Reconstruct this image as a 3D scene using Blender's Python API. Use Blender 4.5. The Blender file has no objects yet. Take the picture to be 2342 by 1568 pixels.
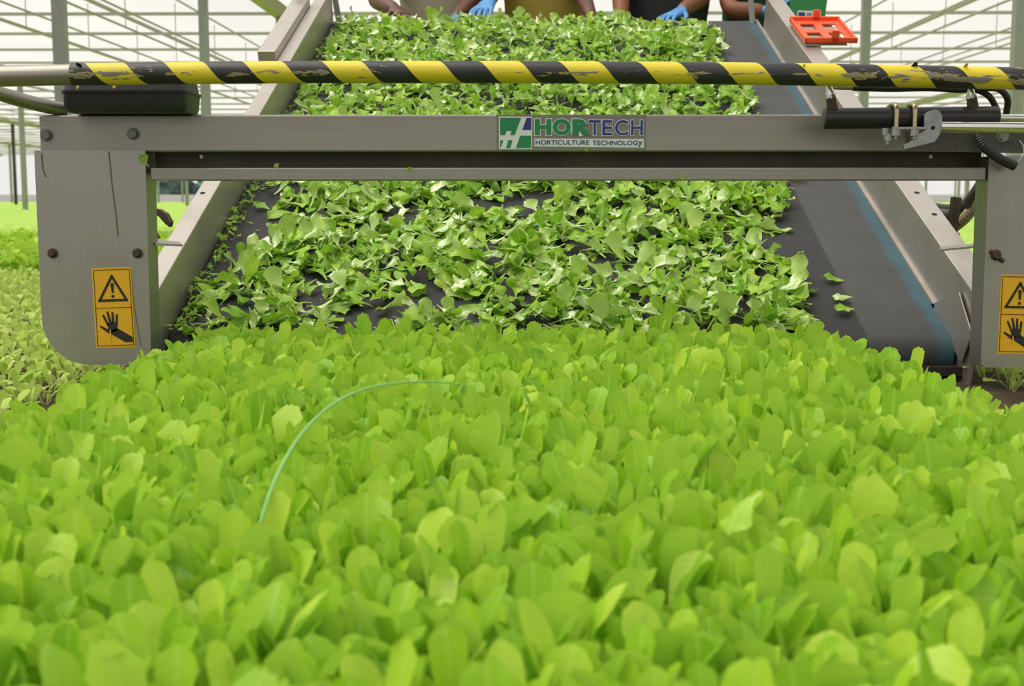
import bpy, bmesh, math, random
import numpy as np
from mathutils import Vector, Matrix, Euler

random.seed(7)
rng = np.random.default_rng(11)
SC = bpy.context.scene
COL = SC.collection
PI = math.pi

# ------------------------------------------------------------------ camera
FPX, CX, CY = 2850.0, 1171.0, 784.0
CAMZ = 0.375
PITCH, YAW = math.atan(332 / FPX), math.radians(0.583)
CAM_R = Matrix.Rotation(YAW, 3, 'Z') @ Matrix.Rotation(PI / 2 - PITCH, 3, 'X')
CAM_O = Vector((0, 0, CAMZ))
cam_data = bpy.data.cameras.new('camera')
cam = bpy.data.objects.new('camera', cam_data)
COL.objects.link(cam)
cam.location = CAM_O
cam.rotation_euler = CAM_R.to_euler()
cam_data.sensor_width = 36.0
cam_data.lens = FPX / 2342 * 36.0
cam_data.clip_start, cam_data.clip_end = 0.02, 400
cam_data.dof.use_dof = True
cam_data.dof.focus_distance = 2.45
cam_data.dof.aperture_fstop = 9.0
SC.camera = cam

# ------------------------------------------------------------------ light
world = bpy.data.worlds.new('overcast')
SC.world = world
world.use_nodes = True
wn = world.node_tree.nodes
wn['Background'].inputs[0].default_value = (1.0, 0.985, 0.96, 1)
wn['Background'].inputs[1].default_value = 0.86
sun_d = bpy.data.lights.new('sun', 'SUN')
sun_d.energy = 4.4
sun_d.angle = math.radians(58)
sun_d.color = (1.0, 0.96, 0.88)
sun = bpy.data.objects.new('sun', sun_d)
COL.objects.link(sun)
sun.rotation_euler = Vector((0.55, 0.10, -1.0)).to_track_quat('-Z', 'Y').to_euler()
vs = SC.view_settings
vs.view_transform = 'Standard'
vs.look = 'None'
vs.gamma = 1.0
vs.use_curve_mapping = False
vs.exposure = 0.0
SC.cycles.max_bounces = 7
SC.cycles.diffuse_bounces = 4
SC.cycles.glossy_bounces = 3
SC.cycles.transmission_bounces = 5
SC.cycles.transparent_max_bounces = 12
SC.cycles.use_denoising = True


def P(px, py, Y):
    """The point at depth Y (metres ahead) that the photograph shows at pixel px, py."""
    d = CAM_R @ Vector(((px - CX) / FPX, (CY - py) / FPX, -1))
    return CAM_O + d * (Y / d.y)


# ------------------------------------------------------------------ materials
def rgb(r, g, b):
    f = lambda c: (c / 255 / 12.92) if c / 255 <= 0.04045 else ((c / 255 + 0.055) / 1.055) ** 2.4
    return (f(r), f(g), f(b), 1)


class NT:
    def __init__(self, name):
        self.m = bpy.data.materials.new(name)
        self.m.use_nodes = True
        self.t = self.m.node_tree
        self.t.nodes.clear()
        self.out = self.t.nodes.new('ShaderNodeOutputMaterial')

    def n(self, kind, **kw):
        nd = self.t.nodes.new('ShaderNode' + kind)
        for k, v in kw.items():
            setattr(nd, k, v)
        return nd

    def set(self, nd, key, v):
        s = nd.inputs[key]
        if hasattr(v, 'is_output') or isinstance(v, bpy.types.NodeSocket):
            self.t.links.new(v, s)
        else:
            s.default_value = v

    def mix(self, fac, a, b):
        nd = self.n('MixRGB')
        self.set(nd, 0, fac); self.set(nd, 1, a); self.set(nd, 2, b)
        return nd.outputs[0]

    def math(self, op, a, b=0.0, clamp=False):
        nd = self.n('Math', operation=op, use_clamp=clamp)
        self.set(nd, 0, a); self.set(nd, 1, b)
        return nd.outputs[0]

    def noise(self, scale, detail=3, vec=None, rough=0.5):
        nd = self.n('TexNoise')
        nd.inputs['Scale'].default_value = scale
        nd.inputs['Detail'].default_value = detail
        nd.inputs['Roughness'].default_value = rough
        if vec is not None:
            self.t.links.new(vec, nd.inputs['Vector'])
        return nd.outputs['Fac']

    def objvec(self, sx=1, sy=1, sz=1):
        g = self.n('NewGeometry')
        mp = self.n('Mapping')
        mp.inputs['Scale'].default_value = (sx, sy, sz)
        self.t.links.new(g.outputs['Position'], mp.inputs['Vector'])
        return mp.outputs[0]

    def ramp(self, fac, stops):
        nd = self.n('ValToRGB')
        el = nd.color_ramp.elements
        while len(el) < len(stops):
            el.new(0.5)
        for e, (p, c) in zip(el, stops):
            e.position = p
            e.color = c
        self.t.links.new(fac, nd.inputs[0])
        return nd.outputs[0]

    def bump(self, h, strength=0.3, dist=0.001):
        nd = self.n('Bump')
        nd.inputs['Strength'].default_value = strength
        nd.inputs['Distance'].default_value = dist
        self.t.links.new(h, nd.inputs['Height'])
        return nd.outputs[0]

    def principled(self, col, rough=0.5, metal=0.0, spec=0.5, normal=None):
        nd = self.n('BsdfPrincipled')
        self.set(nd, 'Base Color', col)
        self.set(nd, 'Roughness', rough)
        self.set(nd, 'Metallic', metal)
        self.set(nd, 'Specular IOR Level', spec)
        if normal is not None:
            self.set(nd, 'Normal', normal)
        return nd.outputs[0]

    def done(self, sh):
        self.t.links.new(sh, self.out.inputs['Surface'])
        return self.m


def plain(name, col, rough=0.5, metal=0.0, var=0.12, scale=25, spec=0.5):
    t = NT(name)
    c2 = tuple(x * (1 - var * 2) for x in col[:3]) + (1,)
    f = t.noise(scale, 4, t.objvec())
    return t.done(t.principled(t.mix(f, col, c2), rough, metal, spec))


def leaf_mat(name, ca, cb, cc, under, rib, trans=0.45, gloss=0.10):
    t = NT(name)
    g = t.n('NewGeometry')
    oi = t.n('ObjectInfo')
    r = t.math('FRACT', t.math('ADD', g.outputs['Random Per Island'], oi.outputs['Random']))
    col = t.ramp(r, [(0.0, ca), (0.5, cb), (1.0, cc)])
    uv = t.n('TexCoord')
    sp = t.n('SeparateXYZ')
    t.t.links.new(uv.outputs['UV'], sp.inputs[0])
    d = t.math('ABSOLUTE', t.math('SUBTRACT', sp.outputs[0], 0.5))
    ribm = t.math('SUBTRACT', 1.0, t.math('MULTIPLY', d, 14.0), True)
    base = t.math('SUBTRACT', 1.0, t.math('MULTIPLY', sp.outputs[1], 2.4), True)
    ribm = t.math('MAXIMUM', t.math('MULTIPLY', ribm, 0.45), t.math('MULTIPLY', base, 0.55))
    blot = t.noise(60, 3, t.objvec())
    col = t.mix(t.math('MULTIPLY', blot, 0.25), col, ca)
    col = t.mix(ribm, col, rib)
    col = t.mix(t.math('MULTIPLY', g.outputs['Backfacing'], 0.75), col, under)
    nrm = t.bump(t.noise(220, 2, t.objvec()), 0.25, 0.002)
    df = t.n('BsdfDiffuse'); t.set(df, 0, col); t.set(df, 'Normal', nrm)
    tr = t.n('BsdfTranslucent')
    t.set(tr, 0, t.mix(0.35, col, cb)); 
    m1 = t.n('MixShader'); t.set(m1, 0, trans)
    t.t.links.new(df.outputs[0], m1.inputs[1]); t.t.links.new(tr.outputs[0], m1.inputs[2])
    gl = t.n('BsdfGlossy'); t.set(gl, 'Roughness', 0.38); t.set(gl, 0, (1, 1, 1, 1)); t.set(gl, 'Normal', nrm)
    fr = t.n('LayerWeight'); t.set(fr, 'Blend', 0.22)
    m2 = t.n('MixShader'); t.set(m2, 0, t.math('ADD', t.math('MULTIPLY', fr.outputs['Fresnel'], gloss * 3), gloss * 0.35, True))
    t.t.links.new(m1.outputs[0], m2.inputs[1]); t.t.links.new(gl.outputs[0], m2.inputs[2])
    return t.done(m2.outputs[0])


M = {}
M['leaf'] = leaf_mat('lettuce_green', (0.24, 0.49, 0.018, 1), (0.41, 0.66, 0.032, 1), (0.63, 0.81, 0.085, 1),
                     (0.42, 0.66, 0.09, 1), (0.56, 0.78, 0.15, 1), 0.48, 0.050)
M['cut'] = leaf_mat('cut_lettuce_green', (0.18, 0.41, 0.020, 1), (0.31, 0.55, 0.032, 1), (0.48, 0.68, 0.07, 1),
                    (0.46, 0.62, 0.17, 1), (0.62, 0.76, 0.30, 1), 0.34, 0.07)
M['side'] = leaf_mat('side_bed_green', (0.40, 0.58, 0.07, 1), (0.52, 0.70, 0.11, 1), (0.64, 0.78, 0.18, 1),
                     (0.48, 0.64, 0.20, 1), (0.58, 0.74, 0.25, 1), 0.42, 0.05)


def steel_mat(name, col, rough, streak=0.45, dirt=(0.20, 0.15, 0.08, 1), dirt_amt=0.35, axis='x'):
    t = NT(name)
    v = t.objvec(1.2, 40, 90) if axis == 'x' else t.objvec(60, 60, 2.0)
    f = t.noise(3.0, 5, v, 0.65)
    c = t.mix(t.math('MULTIPLY', f, streak), col, tuple(x * 0.55 for x in col[:3]) + (1,))
    big = t.noise(5.0, 5, t.objvec(1, 1, 0.6), 0.6)
    bm = t.ramp(big, [(0.50, (0, 0, 0, 1)), (0.75, (1, 1, 1, 1))])
    c = t.mix(t.math('MULTIPLY', bm, dirt_amt), c, dirt)
    rr = t.math('ADD', rough, t.math('MULTIPLY', f, 0.15))
    return t.done(t.principled(c, rr, 0.85, 0.5, t.bump(f, 0.08, 0.0006)))


M['steel'] = steel_mat('brushed_steel', (0.33, 0.31, 0.28, 1), 0.34)
M['steel_plate'] = steel_mat('steel_plate', (0.36, 0.345, 0.32, 1), 0.34, 0.16, axis='z')
M['steel_rail'] = steel_mat('steel_rail', (0.55, 0.505, 0.47, 1), 0.34, 0.2, axis='z')
M['dark_steel'] = steel_mat('dark_steel', (0.075, 0.062, 0.053, 1), 0.45)
M['galv'] = plain('galvanised_post', rgb(150, 152, 145), 0.55, 0.4, 0.15, 8)
M['truss'] = plain('greenhouse_tube', rgb(160, 150, 150), 0.6, 0.0, 0.06, 4)
M['chrome'] = plain('chrome_rod', (0.75, 0.74, 0.73, 1), 0.18, 1.0, 0.05, 30)
M['zinc'] = plain('zinc_plate', (0.42, 0.43, 0.42, 1), 0.42, 0.8, 0.28, 120)
M['zincdark'] = plain('weathered_zinc', (0.17, 0.17, 0.165, 1), 0.5, 0.6, 0.40, 160)
M['brass'] = plain('yellow_zinc', (0.55, 0.47, 0.30, 1), 0.35, 0.9, 0.15, 60)
M['rust'] = plain('rusty_bolt', (0.10, 0.06, 0.045, 1), 0.6, 0.4, 0.25, 200)
M['bolt'] = plain('bolt_grey', (0.22, 0.23, 0.21, 1), 0.5, 0.6, 0.25, 150)
M['black_paint'] = plain('black_paint', (0.018, 0.018, 0.020, 1), 0.38, 0.0, 0.2, 40)
M['black_plastic'] = plain('black_plastic', (0.020, 0.021, 0.024, 1), 0.42, 0.0, 0.2, 40)
M['rubber'] = plain('black_rubber', (0.022, 0.022, 0.022, 1), 0.5, 0.0, 0.2, 60)
M['hole'] = plain('hole_dark', (0.012, 0.011, 0.010, 1), 0.9, 0.0, 0.1, 40)
M['orange'] = plain('orange_plastic', rgb(238, 88, 48), 0.45, 0.0, 0.06, 20)
M['greenpaint'] = plain('green_paint', rgb(36, 120, 58), 0.42, 0.0, 0.06, 15)
M['yellow'] = plain('sticker_yellow', rgb(226, 172, 22), 0.4, 0.0, 0.06, 40)
M['ink'] = plain('sticker_black', (0.012, 0.012, 0.012, 1), 0.45, 0.0, 0.1, 60)
M['white'] = plain('sticker_white', rgb(205, 212, 208), 0.4, 0.0, 0.03, 40)
M['clear'] = plain('sticker_backing', (0.20, 0.185, 0.16, 1), 0.35, 0.3, 0.05, 40)
M['logo_green'] = plain('print_green', rgb(10, 122, 72), 0.4, 0.0, 0.04, 40)
M['logo_blue'] = plain('print_blue', rgb(34, 44, 128), 0.4, 0.0, 0.04, 40)
M['tan_hose'] = plain('tan_hose', rgb(170, 155, 125), 0.5, 0.0, 0.1, 60)
M['grey_hose'] = plain('grey_hose', rgb(70, 66, 66), 0.5, 0.0, 0.15, 60)
M['skin'] = plain('brown_skin', rgb(128, 76, 52), 0.5, 0.0, 0.08, 30)
M['skin_dark'] = plain('dark_skin', rgb(92, 54, 40), 0.5, 0.0, 0.08, 30)
M['hair'] = plain('black_hair', (0.012, 0.010, 0.009, 1), 0.6, 0.0, 0.2, 90)
M['glove'] = plain('blue_glove', rgb(84, 146, 208), 0.45, 0.0, 0.08, 40)
M['beige'] = plain('beige_cotton', rgb(176, 166, 146), 0.85, 0.0, 0.10, 18)
M['olive'] = plain('olive_cotton', rgb(168, 146, 64), 0.85, 0.0, 0.10, 18)
M['charcoal'] = plain('charcoal_cotton', rgb(44, 44, 50), 0.85, 0.0, 0.12, 18)
M['teal'] = plain('dark_green_cotton', rgb(24, 72, 56), 0.85, 0.0, 0.12, 18)
M['denim'] = plain('dark_trousers', rgb(44, 48, 66), 0.85, 0.0, 0.12, 18)
M['bluecrate'] = plain('dark_blue_plastic', rgb(28, 52, 92), 0.5, 0.0, 0.08, 18)
M['grass'] = plain('grass_blue_green', rgb(134, 188, 104), 0.4, 0.0, 0.06, 18)
M['curb'] = plain('white_curb', rgb(225, 226, 228), 0.7, 0.0, 0.03, 2)
M['lip'] = plain('white_eye', rgb(230, 228, 224), 0.4, 0.0, 0.02, 20)


def belt_mat():
    t = NT('conveyor_belt_rubber')
    g = t.n('NewGeometry')
    sp = t.n('SeparateXYZ')
    t.t.links.new(g.outputs['Position'], sp.inputs[0])
    x = t.math('ADD', sp.outputs[0], t.math('MULTIPLY', t.math('SUBTRACT', t.noise(7, 3, t.objvec()), 0.5), 0.035))
    n1 = t.noise(14, 5, t.objvec(1, 1, 1), 0.6)
    wet = t.mix(n1, (0.024, 0.024, 0.027, 1), (0.042, 0.042, 0.046, 1))
    dry = t.mix(n1, (0.050, 0.050, 0.052, 1), (0.078, 0.078, 0.079, 1))
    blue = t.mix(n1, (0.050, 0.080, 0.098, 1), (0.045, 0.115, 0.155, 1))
    e = t.math('MULTIPLY', t.math('SUBTRACT', sp.outputs[0], 0.712), 160, True)
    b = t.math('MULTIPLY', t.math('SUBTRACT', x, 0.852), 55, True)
    c = t.mix(e, wet, dry)
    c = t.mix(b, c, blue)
    speck = t.ramp(t.noise(260, 2, t.objvec()), [(0.70, (0, 0, 0, 1)), (0.74, (1, 1, 1, 1))])
    c = t.mix(t.math('MULTIPLY', speck, t.math('SUBTRACT', 0.5, t.math('MULTIPLY', e, 0.45))), c, (0.13, 0.16, 0.08, 1))
    return t.done(t.principled(c, 0.6, 0.0, 0.22, t.bump(t.noise(500, 2, t.objvec()), 0.12, 0.0006)))


M['belt'] = belt_mat()


def tape_mat():
    t = NT('hazard_tape')
    uv = t.n('TexCoord')
    sp = t.n('SeparateXYZ')
    t.t.links.new(uv.outputs['UV'], sp.inputs[0])
    u, v = sp.outputs[0], sp.outputs[1]       # u metres along, v turns round the bar (0.5 = front)
    PER = 0.1397
    w = t.math('FRACT', t.math('ADD', v, 0.25))
    ph = t.math('FRACT', t.math('ADD', t.math('SUBTRACT', t.math('DIVIDE', u, PER), t.math('MULTIPLY', w, 0.72)), 0.041))
    stripe = t.math('GREATER_THAN', ph, 0.5)
    y = t.mix(t.noise(20, 3, t.objvec()), (0.72, 0.56, 0.022, 1), (0.60, 0.50, 0.035, 1))
    k = t.mix(t.noise(30, 3, t.objvec()), (0.014, 0.014, 0.017, 1), (0.030, 0.030, 0.036, 1))
    col = t.mix(stripe, y, k)
    # worn patches: along the front of the bar, more near both ends
    mp = t.n('Mapping'); mp.inputs['Scale'].default_value = (16, 9, 1)
    t.t.links.new(uv.outputs['UV'], mp.inputs['Vector'])
    nz = t.noise(1.0, 6, mp.outputs[0], 0.68)
    dv = t.math('ABSOLUTE', t.math('SUBTRACT', w, 0.52))
    band = t.math('SUBTRACT', 1.0, t.math('MULTIPLY', dv, 9.0), True)
    el = t.math('SUBTRACT', 1.0, t.math('DIVIDE', t.math('SUBTRACT', u, 0.02), 0.22), True)
    er = t.math('DIVIDE', t.math('SUBTRACT', u, 1.22), 0.35, True)
    ends = t.math('MAXIMUM', el, er)
    thr = t.math('ADD', nz, t.math('ADD', t.math('MULTIPLY', band, 0.16), t.math('MULTIPLY', ends, t.math('ADD', 0.06, t.math('MULTIPLY', band, 0.05)))))
    worn = t.math('MULTIPLY', t.math('SUBTRACT', thr, 0.700), 70, True)
    lip = t.math('MULTIPLY', t.math('SUBTRACT', thr, 0.686), 70, True)
    col = t.mix(lip, col, (0.62, 0.50, 0.03, 1))
    col = t.mix(worn, col, t.mix(t.noise(40, 4, t.objvec()), (0.26, 0.235, 0.20, 1), (0.14, 0.125, 0.105, 1)))
    return t.done(t.principled(col, 0.42, 0.0, 0.45, t.bump(thr, 0.25, 0.004)))


M['tape'] = tape_mat()


def film_mat():
    t = NT('greenhouse_film')
    f = t.noise(0.35, 4, t.objvec(1, 0.5, 1), 0.6)
    c = t.mix(f, (0.93, 0.92, 0.88, 1), (0.80, 0.80, 0.755, 1))
    tl = t.n('BsdfTranslucent'); t.set(tl, 0, c)
    tp = t.n('BsdfTransparent'); t.set(tp, 0, c)
    m = t.n('MixShader'); t.set(m, 0, 0.78)
    t.t.links.new(tl.outputs[0], m.inputs[1]); t.t.links.new(tp.outputs[0], m.inputs[2])
    return t.done(m.outputs[0])


M['film'] = film_mat()


def soil_mat():
    t = NT('dark_soil')
    f = t.noise(9, 8, t.objvec(), 0.65)
    c = t.ramp(f, [(0.3, (0.028, 0.018, 0.011, 1)), (0.6, (0.085, 0.055, 0.032, 1)), (0.8, (0.15, 0.105, 0.065, 1))])
    return t.done(t.principled(c, 0.9, 0, 0.3, t.bump(f, 0.9, 0.03)))


M['soil'] = soil_mat()


def field_mat():
    t = NT('far_crop')
    f = t.noise(14, 5, t.objvec(1, 1, 1), 0.7)
    g = t.noise(0.9, 3, t.objvec(1, 0.35, 1), 0.5)
    c = t.ramp(f, [(0.25, (0.19, 0.40, 0.035, 1)), (0.5, (0.36, 0.60, 0.08, 1)), (0.75, (0.52, 0.72, 0.15, 1))])
    c = t.mix(t.math('MULTIPLY', g, 0.5), c, (0.50, 0.64, 0.16, 1))
    return t.done(t.principled(c, 0.7, 0, 0.2, t.bump(f, 0.8, 0.05)))


M['field'] = field_mat()
M['treeleaf'] = plain('far_tree_green', (0.17, 0.30, 0.25, 1), 0.7, 0, 0.3, 1.5)
M['bark'] = plain('far_bark', (0.06, 0.045, 0.03, 1), 0.9, 0, 0.2, 5)


# ------------------------------------------------------------------ mesh helpers
class MB:
    def __init__(self):
        self.v, self.f, self.uv = [], [], {}

    def add(self, vs, fs):
        o = len(self.v)
        self.v += [tuple(p) for p in vs]
        self.f += [tuple(i + o for i in f) for f in fs]
        return o

    def box(self, lo, hi, m=None):
        (a, b, c), (d, e, g) = lo, hi
        vs = [Vector(p) for p in ((a, b, c), (d, b, c), (d, e, c), (a, e, c), (a, b, g), (d, b, g), (d, e, g), (a, e, g))]
        if m is not None:
            vs = [m @ p for p in vs]
        self.add(vs, [(0, 3, 2, 1), (4, 5, 6, 7), (0, 1, 5, 4), (1, 2, 6, 5), (2, 3, 7, 6), (3, 0, 4, 7)])
        return self

    def prism(self, poly, off, m=None):
        """poly: list of 3-D points (one face), extruded by the vector off."""
        n = len(poly)
        vs = [Vector(p) for p in poly] + [Vector(p) + Vector(off) for p in poly]
        if m is not None:
            vs = [m @ p for p in vs]
        self.add(vs, [tuple(range(n)), tuple(range(2 * n - 1, n - 1, -1))] + [(i, n + i, n + (i + 1) % n, (i + 1) % n) for i in range(n)])
        return self

    def tube(self, pts, r, seg=14, cap=True, uv=False, flat=1.0):
        pts = [Vector(p) for p in pts]
        n = len(pts)
        rr = r if isinstance(r, (list, tuple)) else [r] * n
        up = Vector((0, 0, 1))
        rings, vs, us, L = [], [], [], 0.0
        for i, p in enumerate(pts):
            d = (pts[min(i + 1, n - 1)] - pts[max(i - 1, 0)]).normalized()
            if i:
                L += (p - pts[i - 1]).length
            ref = up if abs(d.dot(up)) < 0.95 else Vector((0, 1, 0))
            a = d.cross(ref).normalized()
            b = a.cross(d).normalized()
            for k in range(seg):
                t = 2 * PI * k / seg
                vs.append(p + (a * math.sin(t) * flat + b * math.cos(t)) * rr[i])
                us.append((L, k / seg))
        o = len(self.v)
        fs = []
        for i in range(n - 1):
            for k in range(seg):
                k2 = (k + 1) % seg
                f = (i * seg + k, i * seg + k2, (i + 1) * seg + k2, (i + 1) * seg + k)
                fs.append(f)
                if uv:
                    q = [us[j] for j in f]
                    if k2 == 0:
                        q[1] = (q[1][0], 1.0); q[2] = (q[2][0], 1.0)
                    self.uv[len(self.f) + len(fs) - 1] = q
        if cap:
            fs.append(tuple(range(seg - 1, -1, -1)))
            fs.append(tuple((n - 1) * seg + k for k in range(seg)))
        self.add(vs, fs)
        return self

    def loft(self, rings, cap=True):
        n = len(rings[0])
        vs = [p for r in rings for p in r]
        fs = [(i * n + k, i * n + (k + 1) % n, (i + 1) * n + (k + 1) % n, (i + 1) * n + k) for i in range(len(rings) - 1) for k in range(n)]
        if cap:
            fs += [tuple(range(n - 1, -1, -1)), tuple((len(rings) - 1) * n + k for k in range(n))]
        self.add(vs, fs)
        return self

    def build(self, name, mat, parent=None, smooth=False, bevel=0.0):
        me = bpy.data.meshes.new(name)
        me.from_pydata(self.v, [], self.f)
        if self.uv:
            ul = me.uv_layers.new(name='UVMap')
            for fi, q in self.uv.items():
                for li, c in zip(me.polygons[fi].loop_indices, q):
                    ul.data[li].uv = c
        bm = bmesh.new(); bm.from_mesh(me)
        bmesh.ops.recalc_face_normals(bm, faces=bm.faces)
        bm.to_mesh(me); bm.free()
        me.materials.append(M[mat])
        o = bpy.data.objects.new(name, me)
        COL.objects.link(o)
        if parent is not None:
            o.parent = parent
            o.matrix_parent_inverse = parent_inv(parent)
        if smooth:
            me.shade_smooth()
            try:
                me.set_sharp_from_angle(angle=math.radians(40))
            except Exception:
                pass
        if bevel:
            b = o.modifiers.new('bevel', 'BEVEL'); b.width = bevel; b.segments = 2; b.limit_method = 'ANGLE'
        return o


def parent_inv(p):
    m = Matrix.Identity(4)
    chain = []
    while p is not None:
        chain.append(p)
        p = p.parent
    for q in reversed(chain):
        m = m @ (q.matrix_parent_inverse @ q.matrix_basis)
    return m.inverted()


def tag(o, label=None, cat=None, group=None, kind=None):
    for k, v in (('label', label), ('category', cat), ('group', group), ('kind', kind)):
        if v:
            o[k] = v
    return o


def empty(name, loc=(0, 0, 0), label=None, cat=None, group=None):
    o = bpy.data.objects.new(name, None)
    COL.objects.link(o)
    o.location = loc
    o.empty_display_size = 0.05
    return tag(o, label, cat, group)


def spline(pts, n=8):
    pts = [Vector(p) for p in pts]
    out = []
    q = [pts[0] * 2 - pts[1]] + pts + [pts[-1] * 2 - pts[-2]]
    for i in range(1, len(q) - 2):
        for k in range(n):
            t = k / n
            a, b, c, d = q[i - 1], q[i], q[i + 1], q[i + 2]
            out.append(0.5 * ((2 * b) + (c - a) * t + (2 * a - 5 * b + 4 * c - d) * t * t + (3 * b - a - 3 * c + d) * t ** 3))
    out.append(pts[-1])
    return out


def hexbolt(c, r, h, axis='y'):
    """A hexagon bolt head whose face looks towards -Y."""
    mb = MB()
    c = Vector(c)
    mb.tube([c + Vector((0, 0, 0)), c + Vector((0, -h * 0.25, 0))], r * 1.35, 18)
    mb.tube([c + Vector((0, -h * 0.2, 0)), c + Vector((0, -h, 0))], r, 6)
    return mb


# ------------------------------------------------------------------ leaves
def leaf_arrays(L, W, nx=4, ny=8, stalk=0.34, bend=0.5, cup=0.25, ruffle=0.06, seed=0, notch=0.0, tip=0.5):
    """A spoon-shaped leaf that grows along +Z from the origin and bends towards +Y; its upper face looks to -Y."""
    r = random.Random(seed)
    vs, uvs, fs = [], [], []
    p1, p2, p3 = r.uniform(0, 6.28), r.uniform(0, 6.28), r.uniform(0, 6.28)
    k1 = r.uniform(1.5, 3.0)
    y = z = 0.0
    tp = 0.0
    qm = max(0.45, 1 - 0.46 * W / (L * (1 - stalk)))
    for j in range(ny + 1):
        t = 1 - (1 - j / ny) ** 1.55
        if j:
            a = bend * ((0.5 * (t + tp)) ** 1.4)
            y += math.sin(a) * L * (t - tp)
            z += math.cos(a) * L * (t - tp)
        tp = t
        a = bend * (t ** 1.4)
        q = max(0.0, (t - stalk) / (1 - stalk))
        if t < stalk:
            w = 0.11 + 0.13 * (t / stalk) ** 2
        elif q < qm:
            w = 0.24 + 0.76 * (0.5 - 0.5 * math.cos(PI * q / qm)) ** 0.9
        else:
            w = math.sqrt(1 - (0.89 * (q - qm) / (1 - qm)) ** 2)
        hw = 0.5 * W * w
        drop = 0.075 * W * q ** 3          # the outline closes in a round tip
        for i in range(nx + 1):
            s = 2 * i / nx - 1
            e = abs(s)
            jag = 1 + (r.uniform(-0.08, 0.07) if (i in (0, nx) and q > 0) else 0) * (1 + notch)
            xx = s * hw * jag
            off = -cup * hw * e ** 1.7 * (1.2 - 0.4 * q) + ruffle * W * q * e * math.sin(k1 * 6.28 * t + (p1 if s < 0 else p2)) + 0.05 * W * math.sin(3 * t + p3)
            dz = -drop * e ** 2 + (r.uniform(-.035, .035) * W * (1 + notch) * 0.7 if j == ny else 0)
            vs.append((xx, y + off * math.cos(a) + dz * math.sin(a), z - off * math.sin(a) + dz * math.cos(a)))
            uvs.append(((s + 1) / 2, t))
    for j in range(ny):
        for i in range(nx):
            a = j * (nx + 1) + i
            fs.append((a, a + 1, a + nx + 2, a + nx + 1))
    return np.array(vs, dtype=np.float64), np.array(fs, dtype=np.int64), np.array(uvs, dtype=np.float64)


def mesh_from_arrays(name, V, F, UV, mat):
    me = bpy.data.meshes.new(name)
    nf = len(F)
    me.vertices.add(len(V))
    me.vertices.foreach_set('co', np.ascontiguousarray(V, dtype=np.float32).ravel())
    me.loops.add(nf * 4)
    me.loops.foreach_set('vertex_index', np.ascontiguousarray(F, dtype=np.int32).ravel())
    me.polygons.add(nf)
    me.polygons.foreach_set('loop_start', np.arange(0, nf * 4, 4, dtype=np.int32))
    me.polygons.foreach_set('use_smooth', np.ones(nf, dtype=bool))
    ul = me.uv_layers.new(name='UVMap')
    ul.data.foreach_set('uv', np.ascontiguousarray(UV[F.ravel()], dtype=np.float32).ravel())
    me.update(calc_edges=True)
    me.materials.append(M[mat])
    return me


def merged(name, items, pool, mat, parent=None):
    """items: list of (pool index, 4x4 numpy matrix) joined into one mesh."""
    Vs, Fs, Us, o = [], [], [], 0
    for idx, m in items:
        V, F, U = pool[idx]
        Vs.append(V @ m[:3, :3].T + m[:3, 3])
        Fs.append(F + o)
        Us.append(U)
        o += len(V)
    me = mesh_from_arrays(name, np.concatenate(Vs), np.concatenate(Fs), np.concatenate(Us), mat)
    ob = bpy.data.objects.new(name, me)
    COL.objects.link(ob)
    if parent is not None:
        ob.parent = parent
    return ob


def np4(m):
    return np.array(m)


def RZ(a): return Matrix.Rotation(a, 4, 'Z')
def RX(a): return Matrix.Rotation(a, 4, 'X')
def RY(a): return Matrix.Rotation(a, 4, 'Y')
def T(*p): return Matrix.Translation(Vector(p))
def S(s): return Matrix.Scale(s, 4)


# ================================================================== SETTING
fl = MB()
N = 60
fl.add([(-70, -8, 0), (70, -8, 0), (70, 130, 0), (-70, 130, 0)], [(0, 1, 2, 3)])
floor = tag(fl.build('floor', 'soil'), 'dark brown greenhouse soil', kind='structure')

# roof of film over gutters and ridges
GX0, SPAN, ZG, ZR = -3.26, 6.70, 2.80, 3.38
Y0R, Y1R = -7.0, 72.0
rows = list(range(-6, 7))
ceiling = None
for k in rows:
    xg = GX0 + SPAN * k
    for side in (0, 1):
        a = (xg + SPAN * 0.5 * side, ZG if side == 0 else ZR)
        b = (xg + SPAN * 0.5 * (side + 1), ZR if side == 0 else ZG)
        mb = MB()
        ny, nx = 40, 6
        vs, fs = [], []
        for j in range(ny + 1):
            yy = Y0R + (Y1R - Y0R) * j / ny
            for i in range(nx + 1):
                t = i / nx
                arch = 0.16 * math.sin(PI * t)
                sag = -0.05 * math.sin(PI * t) * (j % 2)
                vs.append((a[0] + (b[0] - a[0]) * t, yy, a[1] + (b[1] - a[1]) * t + arch + sag))
        for j in range(ny):
            for i in range(nx):
                q = j * (nx + 1) + i
                fs.append((q, q + 1, q + nx + 2, q + nx + 1))
        mb.add(vs, fs)
        if ceiling is None:
            ceiling = tag(mb.build('ceiling', 'film', smooth=True), 'white translucent film roof', kind='structure')
        else:
            mb.build('film_sheet', 'film', ceiling, smooth=True)
for k in rows:
    xg = GX0 + SPAN * k
    MB().prism([(xg - 0.14, Y0R, ZG + 0.06), (xg - 0.07, Y0R, ZG - 0.05), (xg + 0.07, Y0R, ZG - 0.05), (xg + 0.14, Y0R, ZG + 0.06)], (0, Y1R - Y0R, 0)).build('gutter', 'truss', ceiling)
    xr = xg + SPAN / 2
    MB().tube([(xr, Y0R, ZR - 0.03), (xr, Y1R, ZR - 0.03)], 0.035, 8).build('ridge_tube', 'truss', ceiling)
    for q in (0.25, 0.75):
        MB().tube([(xg + SPAN * q, Y0R, ZG + 0.36), (xg + SPAN * q, Y1R, ZG + 0.36)], 0.016, 6).build('purlin', 'truss', ceiling)
yb = 8.9
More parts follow.
